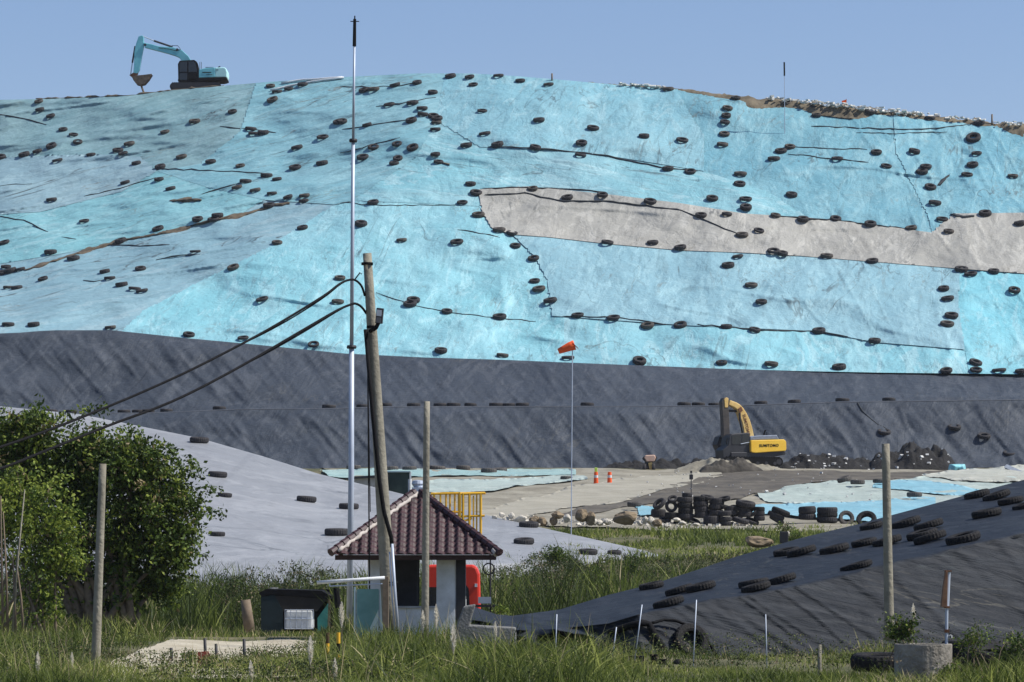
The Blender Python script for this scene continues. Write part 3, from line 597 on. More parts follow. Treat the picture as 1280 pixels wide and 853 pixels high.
for s, its in ST:
    for j, (px, py, w, k, tilt) in enumerate(its):
        Y = 178.0+(1.0 if s in ('first stack',) else 0)-(3 if s in ('front block', 'low stack', 'leaner') else 0)
        p = P(px, py, Y); sc = w*Y/F/1.06
        if s == 'ring':
            lab = 'black tyre, %s loose ring propped on top of the first two stacks' % ORD[rc]; rc += 1
        elif s == 'jumble': lab = 'black tyre, %s from the rocks among loose ones jammed between the stacks' % ORD[[831,850,866,868,884,886,897,902,905,921,922,940,941].index(px+(1 if (px, py) == (921, 635) else 0))]
        elif s == 'pale ring': lab = 'pale dusty tyre standing on edge, facing out past the end stack'
        elif s == 'last ring': lab = 'black tyre slumped on its side last in the row by the near mound'
        elif s == 'leaner': lab = 'black tyre slumped against the low stack in front'
        elif s == 'front block': lab = 'thick black tyre lying alone in front of the fourth stack'
        elif s == 'first stack': lab = 'thick black tyre at the base of the first stack by the rocks'
        elif s == 'second stack': lab = 'thick black tyre at the base of the second stack by the rocks'
        else: lab = 'black tyre, %s from the ground in the %s beside the road' % (ORD[j], s)
        o = tyre(p, tilt or jig((0, 0, 1), .05), sc, lab, 'tyres stacked beside the dirt road', T_dust if s == 'pale ring' else (T_near if (px+j) % 3 else T_wide), lift=0)
        if tilt is None: o.scale = (sc, sc, 7.0*k*Y/F/(.29 if o.data is T_near else .30))
        if s == 'pale ring': o.data = T_dust
for (px, py, w, l, n) in ((793,637,18,'lying flat beside the square boulder',(0,-.1,1)),(1056,607,18,'first on the muddy green sheet',(-.3,-.1,.95)),(1072,610,18,'second on the muddy green sheet',(0,0,1)),(1099,609,16,'on the muddy green sheet behind the far pole',(0,0,1)),(1143,627,19,'on the muddy sheet nearest the near mound',(0,0,1))):
    tyre(gpt(px, py+3, .4), n, w*float(gYv(py))/F/1.06, 'dusty tyre '+l, 'tyres lying on the flat sheets', T_dust)

# ================================================================ ROPES AND FOLDS
def wob(pts, step, amp, seed):
    out = []; rnd = random.Random(seed)
    for a, b in zip(pts[:-1], pts[1:]):
        n = max(1, int(abs(b[0]-a[0]+.01)/step))
        for k in range(n): t = k/n; out.append((a[0]+(b[0]-a[0])*t, a[1]+(b[1]-a[1])*t+rnd.uniform(-amp, amp)))
    out.append(pts[-1]); return out
RP = [('dark rope joining tyres across the middle of the slope', [(610,183),(690,187),(760,195),(830,210),(872,214)], .09),
 ('dark rope beside the lightning rod, upper line', [(988,183),(1035,186),(1084,187)], .06), ('dark rope beside the lightning rod, lower line', [(985,192),(1015,196),(1046,199),(1086,203)], .06),
 ('dark upper hem of the grey sheet', [(606,244),(656,242),(697,251),(765,252),(855,264)], .10), ('dark hem along the first corner of the grey sheet', [(600,237),(660,234),(757,240)], .08),
 ('crack of dark rope crossing the grey sheet', [(850,262),(870,270),(887,277),(915,290),(932,296)], .07), ('dark hem joining tyres on the far top of the grey sheet', [(965,269),(1003,273),(1044,275),(1090,281),(1140,287)], .07),
 ('sagging rope across the lower blue slope', [(700,396),(765,397),(799,401),(833,406)], .06), ('sagging rope above the yellow excavator', [(872,406),(908,409),(952,413),(1020,415),(1060,421)], .08),
 ('thin fold line high under the brown ridge', [(1014,158),(1067,160),(1122,162),(1173,161),(1212,155)], .07), ('second fold line under the brown ridge', [(1070,166),(1120,167),(1184,165)], .05),
 ('short dark fold at the far skyline corner', [(-20,141),(0,143),(27,148),(58,156)], .08), ('dark fold through the trio in the gully', [(275,158),(310,162),(345,166)], .08), ('dark fold near the mast top', [(428,162),(470,156),(512,150)], .07),
 ('dark fold crossing behind the mast', [(425,192),(462,182),(500,172)], .06), ('dark fold below the gully tyres', [(190,211),(260,213),(330,217)], .08), ('dark fold above the muddy patch', [(252,243),(275,236),(300,229)], .08),
 ('dark crease on the shaded spur', [(195,325),(215,320),(250,318)], .07), ('long dark crease under the brown seam', [(135,306),(175,308),(212,306)], .08), ('dark crease above the brown seam', [(77,296),(95,299)], .07),
 ('dark crease on the grey blue sheet rim', [(0,232),(20,230),(40,230)], .06), ('loose cord trailing from the spur chain', [(104,351),(118,352),(130,350)], .07), ('thin rope level with the pair beside the mast', [(425,253),(470,257),(570,256)], .045),
 ('thin rope through the sagging trio beside the pole', [(470,365),(513,381),(560,391),(625,398),(670,402)], .045), ('dark fold up the crest near the summit', [(470,133),(510,128),(545,122)], .07), ('dark fold on the bare summit edge', [(425,108),(470,109),(500,108),(520,103)], .06),
 ('short dark fold below the mast pair', [(572,287),(600,292),(625,297)], .06), ('turquoise hem fold at the far rim', [(0,270),(30,276),(60,290)], .08), ('hem fold of the turquoise sheet', [(105,246),(150,236),(195,222)], .07)]
for i, (l, pts, r) in enumerate(RP):
    w = wob(pts, 9, .8, i); b = MB(); n = len(w)
    b.tube([hill_pt(x, y, .08) for x, y in w], [r*(.55+.6*abs(math.sin(k*1.7+i)))*(.4 if k in (0, n-1) else 1) for k in range(n)], 5); o = b.build('rope', M['rope'], smooth=True); tag(o, l, 'rope', 'ropes and hems across the covers')  # fold, crease and hem tubes paint the dark shade there; others are ropes
b = MB(); b.tube([P(x, y, 262+6*(597-y)/90-.5) for x, y in wob([(1072,504),(1078,514),(1085,521),(1098,531),(1112,539)], 5, 1, 3)], .05, 5)
tag(b.build('rope', M['rope'], smooth=True), 'cracked dark line wandering down the lower black liner', 'rope', 'ropes and hems across the covers')
# brown soil seams
def soil_strip(pts, wid, label, seed, m):
    w = wob(pts, 4, .4, seed); V = []; n = 7; rnd = random.Random(seed)
    for k, (x, y) in enumerate(w):
        t = k/(len(w)-1); ww = wid*(.25+abs(float(vnoise(k*.21, seed, 4)))*2.2)*math.sin(math.pi*min(1, t*4+.1)*.5)
        for j in range(n):
            q = (j/(n-1)-.5)*2; V.append(hill_pt(x, y+q*ww, -.15+.55*(1-q*q)*rnd.uniform(.5, 1.2)))
    o = np_mesh('soil_seam', V, grid_faces(n, len(w)), m); tag(o, label, 'soil', 'soil washed over the sheets')
m_seam = mat('wet_soil', (.045, .034, .026), .95, scale=1.2, col2=(.17, .135, .09), bump=.6, bscale=3)
soil_strip([(30,338),(62,328),(92,318),(120,310),(153,301),(195,293),(238,284)], 4.0, 'brown soil seam dividing the sheets on the shaded spur', 1, m_seam)
soil_strip([(235,283),(268,275),(306,268),(340,258)], 3.5, 'brown soil seam climbing to the muddy patch', 2, m_seam)
soil_strip([(212,251),(230,250),(252,250)], 3.2, 'short brown debris streak below the tyre chain', 3, m_seam)
soil_strip([(545,200),(555,204),(562,206)], 2.5, 'small brown debris scrap on the ridge corner', 4, m_seam)
soil_strip([(330,254),(345,256),(362,254)], 5, 'muddy patch among the cluster of ten tyres', 5, m_seam)
soil_strip([(1172,231),(1180,225),(1187,219)], 3.5, 'scribble of torn netting on the deep blue sheet', 6, M['rope'])
soil_strip([(1188,268),(1204,271),(1218,270)], 2.5, 'torn netting scrap on the corner of the grey sheet', 7, M['rope'])
# soil bund and white rubbish along the skyline
V = []; ns = 0; bx = np.arange(735, 1500, 3.0)
for k, x in enumerate(bx):
    hgt = (.05+.34*smooth01((x-735)/260))*(1+1.1*float(fbm(x/12, 3.3, 9, 4)))
    Yc = float(Yhill(x, Sky(x)))
    c = P(x, float(Sky(x)), Yc)
    for dy, dz in ((-1.5, -99), (-.7, -98), (-.1, .4), (.7, .95), (1.8, .6), (3, -.8)):
        V.append((c.x, c.y+dy, c.z+(dz*hgt if dz > -50 else (-1.15 if dz < -98.5 else -.42+.4*hgt))+random.uniform(-.05, .05)))
o = np_mesh('soil_bund', V, grid_faces(6, len(bx)), mat('ridge_soil', (.06, .048, .03), .95, scale=.9, col2=(.21, .175, .12), bump=.6, bscale=4)); tag(o, 'low bund of brown soil along the far skyline of the hill', 'soil bund')
V = []
for (xa, xb, step) in ((50, 215, 5), (480, 520, 5), (650, 735, 5)):
    pass
b = MB(); rnd = random.Random(5)
for i in range(420):
    x = rnd.choice([rnd.uniform(775, 830), rnd.uniform(955, 1165), rnd.uniform(960, 1150), rnd.uniform(1050, 1280), rnd.uniform(960, 1120)])
    c = P(x, float(Sky(x)), float(Yhill(x, Sky(x)))); s = rnd.uniform(.1, .32)
    b.box((0, 0, 0), (s*1.8, s, s*.5), Matrix.Translation((c.x, c.y+rnd.uniform(-1.0, .8), c.z+rnd.uniform(.0, .42)*(1 if x > 840 else .3)))@Matrix.Rotation(rnd.uniform(0, 3), 4, 'Z')@Matrix.Rotation(rnd.uniform(-.6, .6), 4, 'X'), 0)
o = b.build('rubbish', mat('white_plastic_rubbish', (.5, .49, .44), .7, scale=1, col2=(.72, .72, .68))); tag(o, 'white rubbish scattered along the soil bund', 'rubbish', kind='stuff')
b = MB()
for (xa, xb) in ((45, 285),):
    pts = [P(x, float(Sky(x))+.2, float(Yhill(x, Sky(x)))+.1) for x in range(xa, xb, 5)]; b.tube(pts, [.17*(.2+1.2*rnd.random()) for _ in pts], 5)
tag(b.build('soil_bund', m_seam, smooth=True), 'thin brown soil edge under the cyan excavator', 'soil bund')
for l, pts in (('white pipe lying along the skyline beside the excavator', [(338,112.5),(360,108),(390,102),(430,97)]), ('second white pipe on the skyline behind the tyre bunch', [(352,103.5),(380,100),(428,96.5)])):
    b = MB(); b.tube([P(x, y, float(Yhill(x, max(y, Sky(x))))-.5) for x, y in wob(pts, 8, .3, 2)], .11, 6); tag(b.build('white_pipe', M['white'], smooth=True), l, 'pipe')
# ================================================================ EXCAVATORS
def scaled(poly, s, ox, oz): return [((x-ox)*s, (oz-z)*s) for x, z in poly]
def track_poly(x0, x1, z0, z1, n=8):
    r = (z1-z0)/2; zc = (z0+z1)/2; out = []
    for k in range(n+1): a = math.pi/2+math.pi*k/n; out.append((x0+r+r*math.cos(a), zc+r*math.sin(a)))
    for k in range(n+1): a = -math.pi/2+math.pi*k/n; out.append((x1-r+r*math.cos(a), zc+r*math.sin(a)))
    return out
def lettering(name, text, size, m, parent, loc, rot, spacing=1.0, bold=.0):
    cu = bpy.data.curves.new(name, 'FONT'); cu.body = text; cu.size = size; cu.align_x = 'CENTER'; cu.align_y = 'CENTER'; cu.extrude = .008; cu.offset = bold; cu.space_character = spacing
    tmp = bpy.data.objects.new('tmp', cu); COL.objects.link(tmp); dg = bpy.context.evaluated_depsgraph_get(); dg.update()
    me = bpy.data.meshes.new_from_object(tmp.evaluated_get(dg)); bpy.data.objects.remove(tmp); me.materials.clear(); me.materials.append(m)
    o = bpy.data.objects.new(name, me); COL.objects.link(o); o.parent = parent; o.location = loc; o.rotation_euler = rot; return o
def make_track(root, x0, x1, z0, z1, yc, w, m):
    b = MB(); b.prism(track_poly(x0, x1, z0, z1), yc-w/2, yc+w/2)
    n = int((x1-x0)/.22)
    for k in range(n):
        x = x0+.3+(x1-x0-.6)*k/(n-1)
        for z in (z0, z1): b.box((x, yc, z), (.07, w*1.02, .07))
    t = b.build('track', m, root)
    r = (z1-z0)/2*.62; mr = M['darksteel']
    for x in (x0+(z1-z0)/2, x1-(z1-z0)/2):
        c = MB(); c.tube([(x, yc-w/2-.03, (z0+z1)/2), (x, yc+w/2+.03, (z0+z1)/2)], r, 14); c.build('sprocket', mr, t)
    for k in range(6):
        x = x0+.7+(x1-x0-1.4)*k/5; c = MB(); c.tube([(x, yc-w/2-.03, z0+.22), (x, yc+w/2+.03, z0+.22)], .14, 10); c.build('roller', mr, t)
    return t
# --- cyan excavator on the skyline
Yc = float(Yhill(245, Sky(245)))+3.0; s = 8.0; K = Yc/F/s
base = P(140+850/s, 30+690/s, Yc)
ex = empty('excavator', base); tag(ex, 'cyan excavator with raised arm and empty bucket on the hill skyline', 'excavator')
q = lambda poly: scaled(poly, K, 850, 690)
tz = lambda z: (690-z)*K; tx = lambda x: (x-850)*K
make_track(ex, tx(592), tx(1105), tz(688), tz(606), -1.25, .62, M['darksteel']); make_track(ex, tx(592), tx(1105), tz(688), tz(606), 1.25, .62, M['darksteel'])
b = MB(); b.box((tx(850), 0, tz(630)), (3.0, 2.0, .5)); b.tube([(tx(860), 0, tz(630)), (tx(860), 0, tz(588))], 1.0, 18); b.build('undercarriage', M['darksteel'], ex)
b = MB(); b.prism(q([(672,592),(672,572),(880,560),(1155,552),(1160,572),(1120,585),(900,592)]), -1.45, 1.45); b.build('deck', M['black'], ex, bevel=.04)
b = MB(); b.prism(q([(880,558),(880,478),(935,462),(1040,455),(1045,552)]), -1.42, 1.42); eng = b.build('engine_cover', M['cyan'], ex, bevel=.06)
b = MB(); b.box((tx(960), -1.44, tz(505)), (1.0, .02, .10)); b.box((tx(985), -1.44, tz(528)), (.7, .02, .05)); b.build('vent', M['black'], eng)
b = MB(); b.prism(q([(1042,553),(1040,456),(1130,452),(1152,462),(1162,500),(1158,553)]), -1.4, 1.4); cw = b.build('counterweight', M['cyansunlit'], ex, bevel=.1)
b = MB(); b.box((tx(1062), -1.42, tz(480)), (.3, .03, .06)); b.build('handhold', M['black'], cw)
b = MB(); b.tube([(tx(1060), .3, tz(455)), (tx(1062), .3, tz(430)), (tx(1080), .3, tz(422))], .07, 8); b.build('exhaust', M['black'], ex)
b = MB(); b.tube([(tx(890), -1.3, tz(478)), (tx(890), -1.3, tz(400)), (tx(905), -1.3, tz(400)), (tx(905), -1.3, tz(478))], .03, 6); b.build('handrail', M['darksteel'], ex)
b = MB(); b.box((tx(980), 0, tz(447)), (.9, 1.2, .18)); b.build('hood', M['deckgrey'], ex, bevel=.03)
b = MB(); b.prism(q([(676,590),(672,420),(690,388),(835,380),(862,400),(880,470),(880,590)]), -1.45, -.35); cab = b.build('cab', M['black'], ex, bevel=.05)
b = MB(); b.prism(q([(690,500),(688,425),(702,400),(765,397),(765,500)]), -1.475, -1.452); b.prism(q([(778,500),(778,397),(830,396),(850,415),(862,480),(862,500)]), -1.475, -1.452); b.prism(q([(690,580),(690,512),(765,512),(765,580)]), -1.475, -1.452); b.build('window', M['glass'], cab)
b = MB(); b.prism(q([(320,192),(400,208),(470,228),(620,240),(700,265),(765,325),(800,380),(796,400),(720,400),(672,340),(640,325),(560,300),(400,258),(330,240)]), -.32, .32); bo = b.build('boom', M['cyan'], ex, bevel=.05)
b = MB(); b.tube([(tx(312), 0, tz(125)), (tx(420), 0, tz(170))], .06, 8); b.build('piston', M['steel'], bo); b = MB(); b.tube([(tx(420), 0, tz(170)), (tx(605), 0, tz(232))], .11, 10); b.build('hydraulic_cylinder', M['darksteel'], bo)
b = MB(); b.tube([(tx(470), -.36, tz(245)), (tx(560), -.36, tz(255)), (tx(650), -.36, tz(275)), (tx(690), -.36, tz(262)), (tx(660), -.2, tz(222)), (tx(600), -.1, tz(220))], .035, 6); b.build('hose', M['black'], bo)
for zx_, zz_ in ((655, 262), (335, 215)): b = MB(); b.tube([(tx(zx_), -.38, tz(zz_)), (tx(zx_), .38, tz(zz_))], .14, 10); b.build('pin', M['darksteel'], bo)
b = MB(); b.prism(q([(268,128),(305,118),(318,135),(320,232),(300,330),(278,465),(255,500),(215,492),(222,400),(226,280),(240,210)]), -.22, .22); st = b.build('stick', M['cyan'], ex, bevel=.04)
b = MB(); b.tube([(tx(232), -.05, tz(225)), (tx(204), -.05, tz(390))], .10, 10); b.build('hydraulic_cylinder', M['darksteel'], st); b = MB(); b.tube([(tx(204), -.05, tz(390)), (tx(186), -.05, tz(515))], .06, 8); b.build('piston', M['steel'], st)
b = MB(); b.prism(q([(175,515),(215,490),(255,478),(262,500),(240,530),(200,535)]), -.18, .18); b.build('linkage', M['rust'], ex)
b = MB(); b.prism(q([(205,540),(250,525),(310,520),(395,510),(372,560),(330,607),(290,618),(250,610),(222,575)]), -.7, .7)
for yy in (-.55, -.18, .18, .55): b.prism(q([(380,530),(398,505),(404,512),(372,560)]), yy-.06, yy+.06)
b.build('bucket', mat('muddy_steel', (.06, .045, .035), .85, scale=3, col2=(.18, .13, .09)), ex, bevel=.02)
p1 = P(140+290/s, 30+612/s, Yc); p2 = P(140+330/s, 30+722/s, Yc)
b = MB(); b.tube([p1, p2], .11, 7); tag(b.build('timber_post', M['wood']), 'short dark timber post standing under the excavator bucket', 'post')
# --- yellow excavator at the end of the dirt road
Yy = 249.0; s = 7.107; K = Yy/F/s; base = P(860+520/s, 480+715/s, Yy)
ex = empty('excavator', base); tag(ex, 'yellow excavator seen from behind, arm folded up, below the black liner', 'excavator'); ex.rotation_euler = (0, 0, math.radians(20))
q = lambda poly: scaled(poly, K, 520, 715); tz = lambda z: (715-z)*K; tx = lambda x: (x-520)*K
m_dk = mat('dark_machine_paint', (.018, .019, .023), .5, scale=1.5, col2=(.035, .035, .04))
make_track(ex, tx(225), tx(800), tz(735), tz(655), -1.15, .6, M['black']); make_track(ex, tx(225), tx(800), tz(735), tz(655), 1.35, .6, M['black'])
b = MB(); b.box((tx(520), .1, tz(685)), (2.6, 2.0, .45)); b.tube([(tx(520), .1, tz(690)), (tx(520), .1, tz(640))], .9, 18); b.build('undercarriage', M['darksteel'], ex)
b = MB(); b.prism(q([(300,660),(300,615),(485,612),(820,598),(828,612),(826,630),(640,665),(420,672)]), -1.4, 1.4); b.build('deck', m_dk, ex, bevel=.04)
b = MB(); pts = []
for k in range(9): pts.append((math.sin(k/8*math.pi/2), math.cos(k/8*math.pi/2)))
b.prism(q([(484,605),(482,515),(490,508),(800,496),(818,504),(826,520),(828,582),(820,598),(760,602),(700,606),(540,618),(500,616)]), -1.55, -.55); cw = b.build('counterweight', M['yellow'], ex, bevel=.16)
lettering('lettering', 'SUMITOMO', 27*K*1.25, M['black'], cw, (tx(657), -1.56, tz(553)), (math.pi/2, math.radians(-1.5), 0), 1.1, .006)
b = MB(); b.prism(q([(484,600),(484,505),(815,495),(822,598)]), -.5, 1.35); b.build('engine_cover', M['yellowdirty'], ex, bevel=.08)
b = MB(); b.prism(q([(484,508),(486,474),(560,464),(745,456),(770,496)]), -1.35, 1.2); b.build('hood', M['deckgrey'], ex, bevel=.06)
b = MB(); b.tube([(tx(700), .2, tz(458)), (tx(706), .2, tz(425)), (tx(716), .2, tz(408))], .07, 8); b.build('exhaust', M['black'], ex); b = MB(); b.tube([(tx(676), -.8, tz(430)), (tx(676), -.8, tz(462))], .025, 6); b.build('aerial', M['black'], ex)
b = MB(); b.prism(q([(232,700),(222,595),(275,555),(290,470),(310,452),(470,438),(488,450),(488,655),(440,690)]), -1.3, .2); cab = b.build('cab', m_dk, ex, bevel=.06)
b = MB(); b.prism(q([(312,545),(312,468),(395,460),(395,545)]), -1.325, -1.302); b.prism(q([(410,545),(410,460),(472,455),(472,545)]), -1.325, -1.302); b.build('window', M['glass'], cab)
b = MB(); b.tube([(tx(395), -1.34, tz(540)), (tx(482), -1.34, tz(525))], .025, 6); b.build('handrail', M['steel'], cab); b = MB(); b.tube([(tx(275), -1.2, tz(490)), (tx(262), -1.25, tz(520)), (tx(266), -1.25, tz(545))], .05, 6); b.build('mirror', M['black'], cab)
outer = [(585,470),(578,440),(566,390),(545,325),(515,266),(482,218),(448,186),(414,168),(350,148)]; inner = [(338,190),(395,212),(422,232),(436,262),(452,310),(470,350),(482,400),(490,470)]
b = MB(); b.prism(q(outer+inner), -.2, .42); bo = b.build('boom', M['yellowdirty'], ex, bevel=.05)
lettering('lettering', 'SUMITOMO', 38*K, M['rust'], bo, (tx(508), -.215, tz(368)), (math.pi/2, math.radians(75), 0), 1.0, .004)
b = MB(); b.prism(q([(425,225),(455,205),(470,240),(440,262)]), -.3, .5); b.build('bracket', M['rust'], bo); b = MB(); b.tube([(tx(330), .1, tz(240)), (tx(430), .1, tz(244))], .09, 8); b.tube([(tx(470), -.35, tz(460)), (tx(440), -.35, tz(330)), (tx(435), -.35, tz(262))], .09, 8); b.build('hydraulic_cylinder', M['darksteel'], bo)
b = MB(); b.prism(q([(272,160),(292,128),(330,126),(345,150),(338,230),(345,300),(350,450),(288,480),(284,330)]), -.18, .4); st = b.build('stick', mat('dirty_dark_steel', (.025, .024, .028), .6, col2=(.09, .075, .06), scale=2), ex, bevel=.04)
b = MB(); b.prism(q([(294,140),(318,124),(336,134),(330,215),(300,215)]), -.22, .44); b.build('arm_head', M['yellowdirty'], st, bevel=.03)
b = MB(); b.prism(q([(285,470),(350,440),(400,520),(380,600),(290,600),(262,540)]), .5, 1.5); b.build('bucket', M['darksteel'], ex, bevel=.03)
# --- heaps
def heap(name, px0, px1, py0, pyt, Y, depth, m, label, seed, kind=None, cat=None, lump=.35):
    nx, ny = 90, 26; x0 = P(px0, py0, Y).x; x1 = P(px1, py0, Y).x; hgt = (py0-pyt)*Y/F; zb = H+(HZ-py0)*Y/F; V = []
    for j in range(ny):
        for i in range(nx):
            u = i/(nx-1); v = j/(ny-1); x = x0+(x1-x0)*u; y = Y+(v-.35)*depth
            e = math.sin(math.pi*u)**.5*math.sin(math.pi*v)**.7
            z = zb-.25+(hgt+.25)*e*(.95+.40*float(fbm(u*6+seed, v*2, seed, 4)))+e*float(fbm(x*1.5, y*1.5, seed+2, 4))*lump; V.append((x, y, z))
    o = np_mesh(name, V, grid_faces(nx, ny), m); tag(o, label, cat, None, kind); HV.extend([(V[j*nx+i], seed) for j in range(2, 11) for i in range(4, nx-4)]); return o
HV = []
m_waste = mat('dark_waste', (.004, .004, .005), .9, scale=1.2, col2=(.017, .016, .015), bump=.9, bscale=4)
m_dd = mat('damp_dark_dirt', (.025, .022, .018), .95, scale=1, col2=(.085, .075, .06), bump=.7, bscale=3)
heap('dirt_mound', 840, 985, 589, 576, 246.0, 7, m_dirt, 'mound of pale dirt under the yellow excavator tracks', 3, cat='dirt mound')
heap('dirt_mound', 874, 955, 588, 575, 243.0, 3.5, m_dd, 'mound of dark dirt spilt in front of the yellow excavator', 7, cat='dirt mound')
heap('waste_heap', 955, 1110, 591, 570, 252.0, 8, m_waste, 'long heap of black waste beside the yellow excavator', 11, cat='waste heap', lump=.7)
heap('waste_heap', 1082, 1200, 591, 557, 251.0, 9, m_waste, 'tall rounded heap of black waste behind the far pole', 13, cat='waste heap', lump=.8)
heap('waste_heap', 745, 910, 590, 575, 256.0, 5, m_waste, 'low dark waste bank behind the small work machine', 17, cat='waste heap', lump=.6)
rnd = random.Random(9); b = MB()
HW = [v for v, s_ in HV if s_ in (11, 13)]
for i in range(140):
    Y = i < 70; p = Vector(rnd.choice(HW)) if Y else gpt(rnd.uniform(780, 1110), rnd.uniform(592, 634), .28); s_ = rnd.uniform(.05, .17)*(1 if Y else .5)*(1.6 if i % 19 == 0 else 1)
    b.box((0, 0, 0), (s_*1.6, s_, s_), Matrix.Translation(p)@Matrix.Rotation(rnd.uniform(0, 3), 4, 'Z')@Matrix.Rotation(rnd.uniform(-1, 1), 4, 'X'))
tag(b.build('rubbish', mat('pale_litter', (.3, .3, .29), .7, scale=1, col2=(.7, .7, .68))), 'pale litter scattered over the dark waste', 'rubbish', kind='stuff')
b = MB(); rnd = random.Random(4)
for i in range(9):
    b.box((0, 0, 0), (rnd.uniform(.5, 1.3), rnd.uniform(.4, .8), rnd.uniform(.2, .7)), Matrix.Translation(P(1200+rnd.uniform(-7, 7), 588+rnd.uniform(-4, 3), 247+rnd.uniform(-1, 1)))@Matrix.Rotation(rnd.uniform(0, 3), 4, 'Z')@Matrix.Rotation(rnd.uniform(-.4, .4), 4, 'X'))
tag(b.build('crumpled_tarpaulin', mat('bundle_cyan', (.18, .5, .55), .6, scale=2, col2=(.3, .6, .64)), bevel=.1), 'crumpled blue tarpaulin bundle beside the tall waste heap', 'tarpaulin')
for (pts, l) in (([(1258,584),(1285,596)], 'white plank leaning at the far rim below the liner'), ([(1262,597),(1290,606)], 'white plank lying flat at the far rim below the liner')):
    b = MB(); a = P(*pts[0], 243); c = P(*pts[1], 240); b.tube([a, c], .22, 4); tag(b.build('plank', M['white']), l, 'plank')
# --- small work machine
Ym = 250.0; s = 10.667; K = Ym/F/s; base = P(720+965/s, 550+465/s, Ym); root = empty('work_machine', base); tag(root, 'small wheeled work machine with a pale orange hood on the road head', 'machine')
q = lambda poly: scaled(poly, K, 965, 465); tz = lambda z: (465-z)*K; tx = lambda x: (x-965)*K
b = MB(); b.prism(q([(905,235),(925,208),(1045,202),(1062,240),(1040,290),(940,292)]), -.5, .6); b.build('hood', mat('faded_orange', (.62, .36, .26), .6, scale=2, col2=(.75, .55, .42)), root, bevel=.06)
b = MB(); b.prism(q([(890,250),(910,225),(925,330),(905,400),(900,455),(1040,455),(1035,400),(1010,300),(1062,280),(1080,230),(1060,215),(1000,290),(930,290)]), -.35, .5); b.build('body', M['darksteel'], root, bevel=.03)
b = MB(); b.prism(q([(960,310),(1010,300),(1035,440),(990,445)]), -.42, -.36); b.build('front_panel', M['yellowdirty'], root)
for (zx, w) in ((910, 34), (1030, 30)):
    b = MB(); Mx = Matrix.Translation((tx(zx), -.35, .42))@Matrix.Rotation(math.pi/2, 4, 'Y'); b.lathe([(.25,-.13),(.42,-.13),(.46,0),(.42,.13),(.25,.13)], 18, True, Mx); w_ = b.build('wheel', M['rubber'], root)
    b = MB(); b.lathe([(.0,-.1),(.25,-.1),(.25,.1),(.0,.1)], 14, False, Mx); b.build('rim', M['rail'], w_)
# --- barrier posts, rod, flags, markers
for (px, h_, l, top) in ((745, 17, 'orange barrier post with a yellow green top beside the road', 1), (762, 14, 'plain orange barrier post nearer the work machine', 0)):
    Y = 225.0; p = P(px, 605, Y); p.z = float(gz(Y))+.1; r = empty('barrier_post', p); tag(r, l, 'barrier post')
    b = MB(); b.lathe([(0, 0), (.30, 0), (.30, .05), (.17, .10), (.13, .9), (0, .92)], 14); b.build('post', M['orange'], r, smooth=False)
    b = MB(); b.lathe([(.145, .5), (.15, .5), (.145, .68), (.14, .68)], 14); b.build('band', M['white'], r)
    if top: b = MB(); b.box((0, 0, 1.05), (.2, .1, .32)); b.build('lamp', mat('lime', (.45, .65, .08), .5), r, bevel=.03)
def rod(name, px, pyt, pyb, Y, r, m, label, cat, lean=0):
    b = MB(); b.tube([P(px, pyb, Y), P(px+lean, pyt, Y)], r, 8); o = b.build(name, m, smooth=True); tag(o, label, cat); return o
Yr = float(Yhill(981, 165))-.3; r = empty('lightning_rod', P(981, 175, Yr)); tag(r, 'thin lightning rod rising from the deep blue sheet past the skyline', 'rod')
b = MB(); b.tube([(0, 0, 0), P(980.5, 95, Yr)-P(981, 175, Yr)], .035, 6); b.build('pole', M['steel'], r); b = MB(); b.tube([P(980.5, 95, Yr)-P(981, 175, Yr), P(980.3, 78, Yr)-P(981, 175, Yr)], .09, 6); b.build('tip', M['black'], r)
rod('marker_post', 690, 92, 104, float(Yhill(690, 102)), .09, M['wood'], 'short dark marker stake on the summit edge', 'stake')
rod('marker_post', 1240, 143, 158, float(Yhill(1240, 157)), .09, M['wood'], 'short dark marker stake at the far end of the bund', 'stake')
r = empty('flag', P(1058, 141, float(Yhill(1058, 139)))); tag(r, 'tiny orange flag on a stick on the rubbish strewn bund', 'flag')
b = MB(); b.tube([(0, 0, 0), (0, 0, 1.4)], .03, 5); b.build('stick', M['wood'], r); b = MB(); b.prism([(0, .85), (-.35, .8), (-.5, 1.2), (0, 1.35)], -.03, .03); b.build('cloth', M['orange'], r)
r = empty('sign_stake', P(864, 627, 190)); tag(r, 'thin stake with a small dark box, behind the tyre stacks', 'stake')
b = MB(); b.tube([(0, 0, 0), (0, 0, 1.65)], .03, 6); b.build('stake', M['darksteel'], r); b = MB(); b.box((0, 0, 1.45), (.22, .15, .3)); b.box((0, 0, 1.75), (.12, .12, .14)); b.build('box', M['darksteel'], r, bevel=.02)
# --- windsock
Yw = 150.0; base = P(714, 668, Yw); r = empty('windsock', base); tag(r, 'orange windsock drooping from a thin pole in front of the black liner', 'windsock')
L0 = lambda px, py: P(px, py, Yw)-base
b = MB(); b.tube([(0, 0, 0), L0(715.6, 428)], .024, 8); b.build('pole', M['steel'], r)
b = MB(); ring = []; pts = [L0(718.2, 431.5), L0(712, 433.5), L0(705, 436.5), L0(698, 439.5)]; b.tube(pts, [.235, .21, .17, .13], 16, cap=False); ws = b.build('sleeve', M['orange'], r, smooth=True); sm = ws.modifiers.new('s', 'SOLIDIFY'); sm.thickness = .012
b = MB(); b.tube([L0(718.3, 431.3), L0(718.0, 431.6)], .245, 16); b.build('hoop', M['redpaint'], r)
